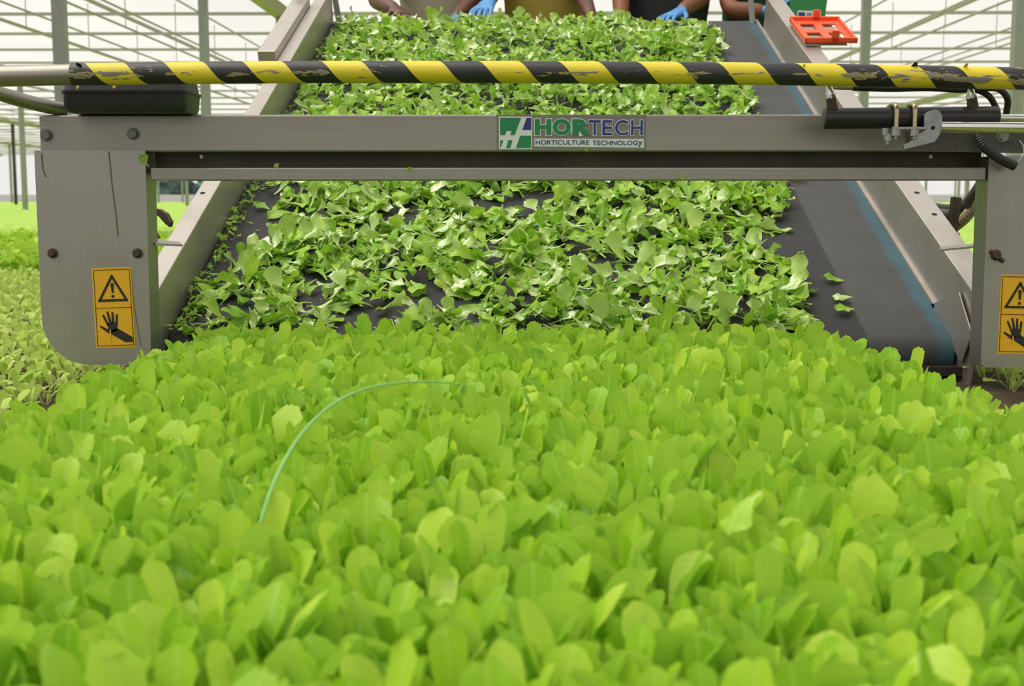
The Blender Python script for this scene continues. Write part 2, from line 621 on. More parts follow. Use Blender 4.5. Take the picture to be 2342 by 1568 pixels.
while yb < 71:
    MB().box((GX0 + SPAN * -6, yb - 0.018, ZG - 0.02), (GX0 + SPAN * 7, yb + 0.018, ZG + 0.02)).build('tie_beam', 'truss', ceiling)
    yb += 2.0
# sprinkler lines under the roof
for xs in (-5.5, -4.4, 4.6, 5.9, -12.2, 12.6):
    for z in (2.42, 2.24):
        MB().tube([(xs, 6, z), (xs, 70, z)], 0.013, 6).build('sprinkler_pipe', 'truss', ceiling)
    y = 10.0
    while y < 60:
        MB().tube([(xs, y, 2.24), (xs, y, 2.80)], 0.006, 5).build('pipe_hanger', 'truss', ceiling)
        y += 2.0
# columns
for k in rows:
    xg = GX0 + SPAN * k
    y = 8.9
    while y < 71:
        ang = abs(xg - 0.01 * y) / y
        if ang < 0.46:
            dark = (k == -2 and abs(y - 40.9) < 0.1)
            o = MB().box((xg - 0.042, y - 0.042, 0), (xg + 0.042, y + 0.042, ZG - 0.04)).build('column', 'dark_steel' if dark else 'galv', None)
            tag(o, kind='structure')
        y += 4.0
tag(MB().box((-45, 72, 0), (45, 72.25, 0.55)).build('wall_far', 'curb'), 'low white curb at the far end', kind='structure')

# far trees
def tree(x, y, h, w, seed):
    r = random.Random(seed)
    t = empty('tree', (x, y, 0), 'dark green tree far beyond the greenhouse end, %s of five from the left' % ['first', 'second', 'third', 'fourth', 'fifth'][seed], 'tree', 'trees beyond the far end')
    MB().tube([(x, y, 0), (x + 0.1, y, h * 0.5)], [0.22, 0.12], 8).build('trunk', 'bark', t)
    bm = bmesh.new()
    for q in range(14):
        c = Vector((x + r.uniform(-w, w) * 0.6, y + r.uniform(-w, w) * 0.5, h * r.uniform(0.12, 0.85)))
        res = bmesh.ops.create_icosphere(bm, subdivisions=2, radius=w * r.uniform(0.35, 0.6), matrix=Matrix.Translation(c))
        for v in res['verts']:
            v.co += Vector((r.uniform(-1, 1), r.uniform(-1, 1), r.uniform(-1, 1))) * 0.12 * w
    me = bpy.data.meshes.new('crown'); bm.to_mesh(me); bm.free()
    me.materials.append(M['treeleaf'])
    o = bpy.data.objects.new('crown', me); COL.objects.link(o)
    o.parent = t; o.matrix_parent_inverse = parent_inv(t)


for i, x in enumerate((-38.5, -35.0, -31.6, -28.2, -24.8)):
    tree(x, 112 + (i % 2) * 3, 3.4 + (i * 37 % 5) * 0.35, 2.3, i)

# ================================================================== FIELD CROPS
def bumpy_field(name, x0, x1, y0, y1, z, nx, ny, label):
    xs = np.linspace(x0, x1, nx + 1)
    ys = y0 + (y1 - y0) * np.linspace(0, 1, ny + 1) ** 2.0
    X, Y = np.meshgrid(xs, ys)
    Z = z + rng.normal(0, 0.018, X.shape) + 0.012 * np.sin(X * 9) * np.sin(Y * 3)
    Z[0, :] = 0.0
    Z[:, 0] = 0.0; Z[:, -1] = 0.0
    V = np.stack([X.ravel(), Y.ravel(), Z.ravel()], 1)
    a = (np.arange(ny)[:, None] * (nx + 1) + np.arange(nx)[None, :]).ravel()
    F = np.stack([a, a + 1, a + nx + 2, a + nx + 1], 1)
    me = mesh_from_arrays(name, V, F, V[:, :2], 'field')
    o = bpy.data.objects.new(name, me)
    COL.objects.link(o)
    return tag(o, label, 'crop', kind='stuff')


bumpy_field('distant_lettuce', -40, -0.95, 8.8, 70, 0.13, 190, 160, 'pale green lettuce field stretching away at the left')
bumpy_field('distant_lettuce', 1.20, 40, 3.6, 70, 0.11, 190, 160, 'pale green lettuce field stretching away at the right')

# leaf pools
def make_pool(n, seed, **rngs):
    r = random.Random(seed)
    out = []
    for i in range(n):
        kw = {k: (r.uniform(*v) if isinstance(v, tuple) else v) for k, v in rngs.items()}
        out.append(leaf_arrays(seed=seed * 100 + i, **kw))
    return out


NEAR = make_pool(22, 3, L=(0.098, 0.134), W=(0.017, 0.037), nx=6, ny=11, stalk=(0.28, 0.46), bend=(0.02, 0.60), cup=(0.05, 0.40), ruffle=(0.02, 0.07))
FAR = make_pool(22, 4, L=(0.090, 0.132), W=(0.020, 0.041), nx=6, ny=8, stalk=(0.26, 0.42), bend=(0.02, 0.60), cup=(0.05, 0.40), ruffle=(0.05, 0.15), notch=1.3)


def plant_leaves(x, y, npool, count, scale=1.0, lean=(0.05, 0.42), z=0.0):
    out = []
    a0 = random.uniform(0, 6.28)
    for q in range(count):
        a = a0 + q * 2.4 + random.uniform(-0.4, 0.4)
        ln = random.uniform(*lean) * (0.5 if q == 0 else 1.0)
        s = scale * random.uniform(0.74, 1.06)
        m = T(x, y, z) @ RZ(a) @ T(0, 0.004, 0) @ RX(-ln) @ RZ(random.uniform(-0.5, 0.5)) @ S(s)
        out.append((random.randrange(npool), m))
    return out


BX0, BX1 = -0.66, 0.655
pts = []
STEP = 0.0258
y = 0.40
while y < 2.50:
    x = BX0
    while x < BX1:
        xx, yy = x + random.uniform(-1, 1) * STEP * 0.42, y + random.uniform(-1, 1) * STEP * 0.42
        if abs(xx + 0.01 * yy) < 0.47 * yy + 0.14:
            pts.append((xx, yy))
        x += STEP
    y += STEP
# the 300 that show largest become objects of their own: nearest, inside the frame
def inframe(x, y, z=0.115):
    d = CAM_R.transposed() @ (Vector((x, y, z)) - CAM_O)
    px, py = CX + FPX * d.x / -d.z, CY - FPX * d.y / -d.z
    return -20 < px < 2362 and py < 1585
near = sorted([p for p in pts if inframe(*p)], key=lambda p: p[1])[:300]
nearset = set(near)
leaf_meshes = [mesh_from_arrays('leaf', V, F, U, 'leaf') for V, F, U in NEAR]
SHADES = ['']
for (x, y) in near:
    side_ = 'left' if x < -0.12 else 'right' if x > 0.10 else 'middle'
    row_ = 'nearest rows' if y < 0.66 else 'second band of rows' if y < 0.80 else 'third band of rows'
    pl = empty('lettuce_plant', (x, y, 0), 'young green lettuce plant, spoon shaped leaves, %s, %s of the bed' % (row_, side_), 'lettuce', 'lettuce plants, %s, %s of the bed' % (row_, side_))
    for idx, m in plant_leaves(0, 0, len(NEAR), random.choice((3, 4, 4)), random.uniform(0.85, 1.06), (0.02, 0.30)):
        o = bpy.data.objects.new('leaf', leaf_meshes[idx])
        COL.objects.link(o)
        o.parent = pl
        o.matrix_basis = m
items = []
for (x, y) in pts:
    if (x, y) in nearset:
        continue
    edge = min(x - BX0, BX1 - x)
    sc = random.uniform(0.86, 1.10) * (0.86 + 0.14 * min(1, edge / 0.08))
    for idx, m in plant_leaves(x, y, len(FAR), 4, sc, (0.02, 0.26)):
        items.append((idx, np4(m)))
tag(merged('lettuce_crop', items, FAR, 'leaf'), 'dense bed of bright green young lettuce in front of the harvester', 'crop', kind='stuff')

# neighbouring beds
SIDE = make_pool(10, 5, L=(0.060, 0.095), W=(0.018, 0.030), nx=2, ny=5, stalk=(0.3, 0.45), bend=(0.2, 1.2), cup=(0.05, 0.3), ruffle=(0.03, 0.1))


def side_bed(name, x0, x1, y0, y1, step, scale, count, label, lean=(0.1, 0.8), mat='side'):
    it = []
    y = y0
    while y < y1:
        x = x0
        while x < x1:
            if abs(x) < 0.46 * y + 0.95:
                sc = scale * random.uniform(0.7, 1.15)
                for idx, m in plant_leaves(x + random.uniform(-.5, .5) * step, y + random.uniform(-.5, .5) * step, len(SIDE), count, sc, lean):
                    it.append((idx, np4(m)))
            x += step
        y += step
    return tag(merged(name, it, SIDE, mat), label, 'crop', kind='stuff')


side_bed('seedling_bed', -2.9, -0.86, 1.10, 5.9, 0.044, 0.78, 4, 'low pale seedling bed left of the harvester side plate')
side_bed('tall_lettuce_bed', -4.4, -0.90, 5.9, 9.2, 0.075, 2.1, 4, 'taller darker lettuce block beyond the low seedlings at left', mat='leaf')
side_bed('seedling_bed', 0.97, 2.3, 1.10, 4.0, 0.046, 0.80, 4, 'low green seedling bed right of the harvester')

# ================================================================== HARVESTER
HV = empty('lettuce_harvester', (0.08, 2.6, 0.0), 'stainless steel lettuce harvester with inclined dark belt behind a striped guard bar', 'harvester')
YP = 2.40            # front plane of beam and plates
TH = math.radians(22.3)
SO = Vector((0, 2.60, 0.090))
SU, SN = Vector((0, math.cos(TH), math.sin(TH))), Vector((0, -math.sin(TH), math.cos(TH)))
SLEN = 2.54


def SP(x, s, n=0.0):
    return Vector((x, 0, 0)) + SO + SU * s + SN * n


SM = Matrix(((1, 0, 0, 0), (0, SU.y, SN.y, SO.y), (0, SU.z, SN.z, SO.z), (0, 0, 0, 1)))   # slope frame: x, s, n
BL, BR = -0.745, 0.892

# belt: slope, front roller wrap, top roller wrap, closed underneath
R0 = 0.042
prof = []
c0 = SO - SN * R0
for k in range(13):
    a = PI + PI * k / 12          # from under to top of the front roller
    prof.append(c0 + SU * math.sin(a) * R0 + SN * (math.cos(a)) * R0)
c1 = SO + SU * SLEN - SN * R0
for k in range(13):
    a = PI * k / 12
    prof.append(c1 + SU * math.sin(a) * R0 + SN * math.cos(a) * R0)
mb = MB()
mb.prism([(BL, p.y, p.z) for p in prof], (BR - BL, 0, 0))
mb.build('conveyor_belt', 'belt', HV, smooth=True)


def rail(name, x, sgn, w, fl, s0, s1, lipd=0.04):
    """Bent sheet side rail: a wall up from the belt edge, a flange outwards and a lip down."""
    t = 0.004
    pr = [(x, -0.075), (x, w), (x + sgn * fl, w), (x + sgn * fl, w - lipd), (x + sgn * (fl - t), w - lipd), (x + sgn * (fl - t), w - t), (x + sgn * t, w - t), (x + sgn * t, -0.075)]
    mb = MB()
    mb.prism([(a, s0, n) for a, n in pr], (0, s1 - s0, 0), SM)
    return mb.build(name, 'steel_rail', HV, bevel=0.003)


WL, WR = 0.115, 0.128
rl = rail('side_rail', BL - 0.004, -1, WL, 0.044, -0.16, SLEN + 0.03)
rr_ = rail('side_rail', BR + 0.006, 1, WR, 0.058, -0.13, SLEN - 0.145)
for (s, x, n, par) in [(0.62, BL - 0.032, WL, rl), (0.50, BL - 0.032, WL, rl), (0.47, BR + 0.038, WR, rr_), (0.59, BR + 0.038, WR, rr_), (0.34, BR + 0.042, WR, rr_), (0.72, BR + 0.038, WR, rr_), (1.75, BR + 0.038, WR, rr_), (2.0, BR + 0.038, WR, rr_)]:
    q = MB(); q.tube([SP(x, s, n - 0.006), SP(x, s, n + 0.0006)], 0.0065, 14)
    q.build('mounting_hole', 'hole', par)
# pale seal strip between belt and right wall
MB().box((BR - 0.002, 0.12, -0.004), (BR + 0.008, SLEN, 0.008), SM).build('seal_strip', 'steel_rail', HV)
# gusset at the foot of the right rail
g = MB(); g.prism([(BR + 0.001, 0.14, 0.0), (BR + 0.001, -0.08, -0.02), (BR + 0.001, -0.11, 0.06), (BR + 0.001, 0.0, 0.10)], (-0.003, 0, 0), SM)
g.build('gusset_plate', 'steel_rail', HV)

# top of right rail: cut-off end and upright rod
q = MB(); a = P(1722, 62, 4.93); b = P(1712, -60, 4.93)
q.tube([a, b], 0.011, 10)
q.build('upright_rod', 'galv', HV)
q = MB(); q.tube([SP(BL + 0.01, SLEN + 0.08, -0.02), SP(BL - 0.03, SLEN + 0.10, 0.32)], 0.012, 10)
q.build('upright_rod', 'galv', HV)
# left clamp strip with a black knob outside the rail
MB().box((BL - 0.108, 1.62, WL - 0.01), (BL - 0.050, 2.34, WL + 0.03), SM).build('clamp_strip', 'steel_rail', HV, bevel=0.002)
k = MB(); kc = SP(BL - 0.085, 2.34, WL + 0.03)
k.tube([kc, kc + Vector((0, 0, 0.03))], 0.012, 12)
ks = k.build('knob_stem', 'zinc', HV)
k = MB()
k.loft([[kc + Vector((math.cos(t) * r, math.sin(t) * r, z)) for t in [2 * PI * i / 16 for i in range(16)]] for r, z in ((0.012, 0.028), (0.021, 0.034), (0.022, 0.046), (0.016, 0.056), (0.006, 0.058))])
k.build('knob', 'black_plastic', HV, smooth=True)

# --- cross beam, lower rail and dark cross rail between
def zc(py, Y=YP, px=1171):
    return P(px, py, Y).z


XL, XR = P(90, 300, YP).x, P(2560, 300, YP).x
zt, zb = zc(262), zc(347)
bm_ = MB(); bm_.box((XL, YP, zb), (XR, YP + 0.06, zt))
beam = bm_.build('cross_beam', 'steel', HV, bevel=0.003)
lz0, lz1 = zc(413), zc(383)
MB().box((P(344, 400, YP).x, YP, lz0), (P(2256, 400, YP).x, YP + 0.028, lz1)).build('lower_rail', 'steel', HV, bevel=0.0025)
MB().box((P(358, 365, YP + 0.06).x, YP + 0.05, lz1 - 0.012), (P(2240, 365, YP + 0.06).x, YP + 0.075, zb + 0.004)).build('inner_rail', 'dark_steel', HV)
hs = (lz1 - 0.012, zb + 0.004)
for px in (461, 2128):
    p = P(px, 358, YP + 0.049)
    MB().box((p.x - 0.003, YP + 0.0465, p.z - 0.0035), (p.x + 0.003, YP + 0.0505, p.z + 0.0035)).build('light_hole_spot', 'lip', HV)  # white block paints the brightness showing through a small hole in the rail

# --- side plates: front sheet plus a flange that runs back along the inner edge
def rounded(poly_px, Y):
    return [P(x, y, Y) for x, y in poly_px]


def arc(cx, cy, rx, ry, a0, a1, n):
    return [(cx + rx * math.cos(math.radians(a0 + (a1 - a0) * i / n)), cy + ry * math.sin(math.radians(a0 + (a1 - a0) * i / n))) for i in range(n + 1)]


YS = YP - 0.004
left_out = [(78, 344), (332, 344), (345, 790), (345, 833)] + arc(208, 722, 113, 112, 90, 180, 10)
pl = MB(); pl.prism(rounded(left_out, YS), (0, 0.004, 0))
lp = pl.build('side_plate', 'steel_plate', HV)
f = MB()
a, b = P(332, 344, YP), P(345, 840, YP)
f.prism([a, b, b - Vector((0.004, 0, 0)), a - Vector((0.004, 0, 0))], (0, 0.066, 0))
f.build('plate_flange', 'steel_plate', lp)
f = MB(); a, b = P(78, 344, YP), P(95, 722, YP)
f.prism([a, b, b + Vector((0.004, 0, 0)), a + Vector((0.004, 0, 0))], (0, 0.066, 0))
f.build('plate_flange', 'steel_plate', lp)
right_out = [(2262, 357), (2520, 357), (2500, 730)] + arc(2390, 728, 110, 112, 0, 90, 10) + [(2252, 840), (2243, 832)]
pl = MB(); pl.prism(rounded(right_out, YS), (0, 0.004, 0))
rp = pl.build('side_plate', 'steel_plate', HV)
f = MB(); a, b = P(2262, 357, YP), P(2244, 838, YP)
f.prism([a, b, b + Vector((0.004, 0, 0)), a + Vector((0.004, 0, 0))], (0, 0.066, 0))
f.build('plate_flange', 'steel_plate', rp)
f = MB(); a, b = P(2520, 357, YP), P(2500, 730, YP)
f.prism([a, b, b - Vector((0.004, 0, 0)), a - Vector((0.004, 0, 0))], (0, 0.066, 0))
f.build('plate_flange', 'steel_plate', rp)
for px, py, par in ((107, 309, beam), (305, 306, beam)):
    hexbolt(P(px, py, YP), 0.0088, 0.009).build('hex_bolt', 'bolt', par)
for px, py in ((121, 579), (315, 579)):
    p = P(px, py, YS)
    m = MB(); m.tube([p, p + Vector((0, -0.004, 0))], 0.0095, 16).tube([p + Vector((0, -0.004, 0)), p + Vector((0, -0.012, 0))], [0.0075, 0.0055], 14)
    m.build('rusty_stud', 'rust', lp, smooth=True)
p = P(2278, 583, YS)
m = MB(); m.tube([p, p + Vector((0, -0.010, 0))], [0.011, 0.007], 9).tube([p + Vector((-0.012, -0.002, 0.008)), p + Vector((0.014, -0.004, -0.012))], 0.004, 8)
m.build('rusty_stud', 'rust', rp)

# rust and dirt streaks on the left plate
def strip(name, pts, w, Y, mat, par):
    m = MB()
    for (a, b) in zip(pts, pts[1:]):
        m.prism([P(a[0] - w, a[1], Y), P(a[0] + w, a[1], Y), P(b[0] + w, b[1], Y), P(b[0] - w, b[1], Y)], (0, 0.0004, 0))
    return m.build(name, mat, par)


M['streak'] = plain('rust_streak', (0.20, 0.13, 0.05, 1), 0.6, 0.3, 0.2, 100)
strip('dirt_streak', [(249, 346), (256, 420), (264, 480), (270, 540)], 1.6, YS - 0.0004, 'streak', lp)
strip('dirt_streak', [(95, 350), (98, 385), (105, 405)], 1.8, YS - 0.0004, 'streak', lp)
strip('dirt_streak', [(300, 640), (310, 720), (322, 790)], 1.0, YS - 0.0004, 'streak', lp)

# brackets between plates and rails
q = MB(); q.prism([P(354, 548, 2.47), P(410, 552, 2.52), P(418, 559, 2.48), P(354, 556, 2.44)], (0, 0, -0.004))
q.build('rail_bracket', 'steel_plate', HV)
q = MB(); q.prism([P(2150, 563, 2.62), P(2232, 556, 2.50), P(2232, 562, 2.46), P(2150, 570, 2.58)], (0, 0, -0.004)); q.prism([P(2228, 556, 2.48), P(2233, 556, 2.48), P(2226, 840, 2.48), P(2221, 840, 2.48)], (0, 0.004, 0))
q.build('rail_bracket', 'steel_plate', HV)
# cutter carrier under the belt nose, between the plates, down in the crop
MB().box((BL - 0.02, 2.54, 0.012), (BR + 0.03, 2.70, 0.030)).build('cutter_bar', 'dark_steel', HV)
# chassis and wheels under the conveyor, hidden by the belt
MB().box((-0.55, 3.6, 0.30), (-0.47, 5.3, 0.38)).box((0.63, 3.6, 0.30), (0.71, 5.3, 0.38)).box((-0.55, 4.9, 0.30), (0.71, 4.98, 0.80)).build('chassis', 'galv', HV)
for xw in (-0.42, 0.58):
    for yw in (4.0, 5.1):
        w = MB()
        w.loft([[Vector((xw + dx, yw + math.cos(t) * r, 0.25 + math.sin(t) * r)) for t in [2 * PI * i / 24 for i in range(24)]] for dx, r in ((-.06, .19), (-.055, .24), (.055, .24), (.06, .19))])
        w.build('wheel', 'rubber', HV, smooth=True)
# lever hook left of the rail
lv = MB(); lv.prism([P(345, 476, 2.9), P(362, 478, 2.9), P(378, 488, 2.9), P(389, 508, 2.9), P(386, 519, 2.9), P(376, 510, 2.9), P(362, 494, 2.9), P(345, 490, 2.9)], (0, 0.03, 0))
lv.prism([P(343, 530, 2.9), P(353, 533, 2.9), P(360, 546, 2.9), P(343, 548, 2.9)], (0, 0.03, 0))
lv.build('lever_hook', 'dark_steel', HV)
# clutter right of the right rail
q = MB(); q.prism([P(2181, 450, 3.0), P(2200, 452, 3.0), P(2187, 560, 3.0), P(2168, 556, 3.0)], (0, 0.02, 0)); q.build('hose_post', 'dark_steel', HV)
q = MB(); q.prism([P(2140, 530, 2.95), P(2196, 532, 2.95), P(2194, 537, 2.88), P(2140, 540, 2.88)], (0, 0, -0.004)); q.build('post_clip', 'steel_plate', HV)
MB().tube(spline([P(2095, 450, 3.3), P(2115, 478, 3.2), P(2150, 490, 3.15), P(2190, 486, 3.1), P(2240, 430, 3.0), P(2262, 380, 2.9)]), 0.015, 10).build('hydraulic_hose', 'grey_hose', HV, smooth=True)
MB().tube(spline([P(2090, 455, 3.35), P(2120, 470, 3.3), P(2160, 478, 3.2), P(2200, 476, 3.1), P(2245, 462, 3.0)]), 0.013, 10).build('hydraulic_hose', 'grey_hose', HV, smooth=True)
MB().tube(spline([P(2130, 508, 3.2), P(2165, 510, 3.2), P(2205, 508, 3.1)]), 0.007, 8).build('hydraulic_hose', 'rubber', HV, smooth=True)
MB().tube(spline([P(2180, 520, 3.05), P(2205, 500, 3.0), P(2230, 470, 2.95), P(2250, 440, 2.9)], 10), [0.013 + 0.0012 * (i % 2) for i in range(31)], 12).build('corrugated_hose', 'tan_hose', HV)
MB().tube(spline([P(2212, 470, 2.9), P(2228, 440, 2.85), P(2245, 415, 2.8)]), 0.010, 8).build('hydraulic_hose', 'rubber', HV, smooth=True)

# --- guard bar with hazard tape
YB = 2.25
bar_px = [(-150, 180), (-60, 176), (60, 173), (200, 169.5), (420, 167), (640, 165), (900, 164.5), (1200, 165), (1500, 166.5), (1760, 169), (2000, 173), (2200, 177), (2342, 180), (2560, 186)]
path = spline([P(x, y, YB) for x, y in bar_px], 10)
gb = MB().tube(path, 0.0185, 28).build('guard_bar', 'steel', HV, smooth=True)
tp = spline([P(x, y, YB) for x, y in [(166, 170)] + bar_px[3:]], 14)
MB().tube(tp, 0.0195, 40, cap=False, uv=True).build('hazard_tape', 'tape', gb, smooth=True)
# peeling flakes of tape
for i, (px, py, w, h, mt) in enumerate(((2092, 152, 16, 9, 'ink'), (2208, 154, 10, 8, 'yellow'), (182, 152, 18, 8, 'ink'), (262, 196, 9, 9, 'yellow'), (178, 196, 7, 12, 'yellow'), (1838, 152, 7, 4, 'yellow'))):
    pts_ = []
    up = -1 if py < 175 else 1
    c = P(px, py, YB - 0.012)
    m = MB(); sx = w * YB / FPX; sy = h * YB / FPX
    rows_ = [[c + Vector((-sx * 0.5 * (1 - j * 0.2) , -0.001 * j * j, -up * sy * j / 3)), c + Vector((sx * 0.5 * (1 - j * 0.25), -0.0014 * j * j, -up * sy * j / 3 * 0.8))] for j in range(4)]
    vs_ = [p for r in rows_ for p in r]
    m.add(vs_ + [p + Vector((0, 0.0006, 0)) for p in vs_], [(2 * j, 2 * j + 1, 2 * j + 3, 2 * j + 2) for j in range(3)] + [(8 + 2 * j, 8 + 2 * j + 2, 8 + 2 * j + 3, 8 + 2 * j + 1) for j in range(3)])
    m.build('tape_flake', mt, gb)
MB().tube(spline([P(150, 252, YP + 0.02), P(60, 232, YP - 0.03), P(-20, 209, YP - 0.08), P(-140, 182, YB + 0.01)]), 0.0135, 18).build('brace_tube', 'steel', HV, smooth=True)

# --- black plastic box on the beam
def rrect(x0, x1, y0, y1, z, r, n=5):
    out = []
    for cx, cy, a in ((x1 - r, y1 - r, 0), (x0 + r, y1 - r, 90), (x0 + r, y0 + r, 180), (x1 - r, y0 + r, 270)):
        for i in range(n + 1):
            t = math.radians(a + 90 * i / n)
            out.append(Vector((cx + r * math.cos(t), cy + r * math.sin(t), z)))
    return out


bx0, bx1 = P(136, 235, 2.33).x, P(423, 235, 2.33).x
bz0 = zt + 0.001
bzl, bzt = P(280, 212, 2.33).z, P(280, 180, 2.33).z
b = MB()
b.loft([rrect(bx0 + .008, bx1 - .006, 2.338, 2.45, bz0, 0.016), rrect(bx0 + .002, bx1 - .002, 2.332, 2.455, bz0 + 0.010, 0.02), rrect(bx0, bx1, 2.33, 2.458, bzl, 0.022),
        rrect(bx0 - .003, bx1 + .003, 2.327, 2.461, bzl + .001, 0.024), rrect(bx0 - .003, bx1 + .003, 2.327, 2.461, bzl + .005, 0.024), rrect(bx0 + .001, bx1 - .001, 2.331, 2.457, bzl + .006, 0.022), rrect(bx0 + .004, bx1 - .004, 2.335, 2.452, bzt, 0.02)])
bo = b.build('control_box', 'black_plastic', HV, smooth=True)

# --- stickers
def sticker(TL, TR, BLc, Y, par):
    TL, TR, BLc = Vector(TL), Vector(TR), Vector(BLc)
    ux, uy = (TR - TL) / 90.0, (BLc - TL) / 183.0

    def L(x, y, d=0.0):
        q = TL + ux * x + uy * y
        return P(q.x, q.y, Y - d)

    st = MB().prism([L(0, 0), L(90, 0), L(90, 183), L(0, 183)], (0, 0.0006, 0)).build('warning_sticker', 'yellow', par)

    def lines(segs, w, d, name):
        m = MB()
        for (x0, y0), (x1, y1) in segs:
            dx, dy = x1 - x0, y1 - y0
            n = math.hypot(dx, dy)
            ox, oy = -dy / n * w / 2, dx / n * w / 2
            ex, ey = dx / n * w / 2, dy / n * w / 2
            m.prism([L(x0 + ox - ex, y0 + oy - ey, d), L(x1 + ox + ex, y1 + oy + ey, d), L(x1 - ox + ex, y1 - oy + ey, d), L(x0 - ox - ex, y0 - oy - ey, d)], (0, 0.0003, 0))
        return m

    fr = lines([((4, 5), (86, 5)), ((86, 5), (86, 178)), ((86, 178), (4, 178)), ((4, 178), (4, 5)), ((4, 92), (86, 92))], 1.3, 0.0008, 'f')
    fr.build('sticker_frame', 'ink', st)
    m = lines([((45, 20), (14, 75)), ((14, 75), (76, 75)), ((76, 75), (45, 20))], 5.5, 0.0008, 't')
    for (x, y) in ((45, 20), (14, 75), (76, 75)):
        m.prism([L(x + 2.9 * math.cos(t), y + 2.9 * math.sin(t), 0.0009) for t in [2 * PI * i / 12 for i in range(12)]], (0, 0.0003, 0))
    m.prism([L(41, 37, .0008), L(43, 35.5, .0008), L(47, 35.5, .0008), L(49, 37, .0008), L(47.2, 58, .0008), L(43, 58, .0008)], (0, 0.0003, 0))
    m.prism([L(45 + 3.6 * math.cos(t), 66 + 3.6 * math.sin(t), .0008) for t in [2 * PI * i / 14 for i in range(14)]], (0, 0.0003, 0))
    m.build('warning_triangle', 'ink', st)
    h = MB()

    def cap_(x0, y0, x1, y1, w0, w1):
        dx, dy = x1 - x0, y1 - y0
        n = math.hypot(dx, dy); nx, ny = -dy / n, dx / n
        a = math.atan2(dy, dx)
        pts2 = [(x0 + nx * w0, y0 + ny * w0)]
        pts2 += [(x0 + w0 * math.cos(a + PI / 2 + PI * i / 6), y0 + w0 * math.sin(a + PI / 2 + PI * i / 6)) for i in range(1, 6)]
        pts2 += [(x0 - nx * w0, y0 - ny * w0), (x1 - nx * w1, y1 - ny * w1), (x1 + nx * w1, y1 + ny * w1)]
        h.prism([L(x, y, .0008) for x, y in pts2], (0, 0.0003, 0))

    cap_(20.5, 109, 31, 132, 2.2, 2.6)
    cap_(30.5, 102, 36.5, 128, 2.2, 2.8)
    cap_(41.5, 103, 42.5, 128, 2.2, 2.8)
    cap_(51.5, 109, 49.5, 132, 2.2, 2.8)
    cap_(13.5, 134, 33, 147, 2.0, 4.0)
    h.prism([L(x, y, .0008) for x, y in ((29, 130), (33, 125), (51, 126), (51, 140), (53, 141), (38, 152), (31, 147))], (0, 0.0003, 0))
    h.prism([L(x, y, .0008) for x, y in ((34, 143), (51, 139), (84, 160), (84, 171), (67, 171), (37, 152))], (0, 0.0003, 0))
    h.build('hand_symbol', 'ink', st)
    b_ = MB(); b_.prism([L(33, 143, .0012), L(35.5, 141, .0012), L(36, 153, .0012), L(34.5, 168, .0012), L(33.2, 168, .0012)], (0, 0.0003, 0))
    b_.build('blade_symbol', 'yellow', st)
    return st


s1 = sticker((209, 613), (299, 610), (220, 796), YS - 0.0008, HV)
s2 = sticker((2290, 627), (2380, 629), (2281, 808), YS - 0.0008, HV)
tag(s1, 'yellow hand hazard sticker on the left plate'); tag(s2, 'yellow hand hazard sticker cut by the frame on the right plate')

# --- maker's sign on the beam
def text_obj(name, txt, size, offs, mat, par, xl, zl, width, Y, shear=0.0):
    cu = bpy.data.curves.new('t', 'FONT')
    cu.body = txt; cu.size = size; cu.offset = offs; cu.extrude = 0.0002; cu.resolution_u = 6
    cu.shear = shear
    tmp = bpy.data.objects.new('t', cu)
    COL.objects.link(tmp)
    dg = bpy.context.evaluated_depsgraph_get()
    dg.update()
    me = bpy.data.meshes.new_from_object(tmp.evaluated_get(dg))
    bpy.data.objects.remove(tmp)
    V = np.empty(len(me.vertices) * 3); me.vertices.foreach_get('co', V); V = V.reshape(-1, 3)
    return me, V


def put_text(name, txt, xl, xr, zbot, ztop, Y, mat, par, bold=0.0, halo=0.0):
    me, V = text_obj(name, txt, 1.0, 0.0, mat, par, 0, 0, 0, Y)
    x0, x1, y0, y1 = V[:, 0].min(), V[:, 0].max(), V[:, 1].min(), V[:, 1].max()
    if 'Y' in txt and len(txt) > 6:
        pass
    sx, sy = (xr - xl) / (x1 - x0), (ztop - zbot) / (y1 - y0)
    objs = []
    for off, yy, mt, nm in ((bold, Y, mat, name),) + (((bold + halo, Y + 0.0004, 'white', name + '_outline'),) if halo else ()):
        me, V = text_obj(nm, txt, 1.0, off, mt, par, 0, 0, 0, yy)
        W = np.empty_like(V)
        W[:, 0] = xl + (V[:, 0] - x0) * sx
        W[:, 2] = zbot + (V[:, 1] - y0) * sy
        W[:, 1] = yy - V[:, 2]
        me.vertices.foreach_set('co', W.astype(np.float32).ravel())
        me.update()
        me.materials.clear(); me.materials.append(M[mt])
        me.name = nm
        o = bpy.data.objects.new(nm, me); COL.objects.link(o)
        o.parent = par; o.matrix_parent_inverse = parent_inv(par)
        objs.append(o)
    return objs


YL = YP - 0.0006
def quad(name, pts_, mat, par, Y, th=0.0004):
    return MB().prism([P(x, y, Y) for x, y in pts_], (0, th, 0)).build(name, mat, par)


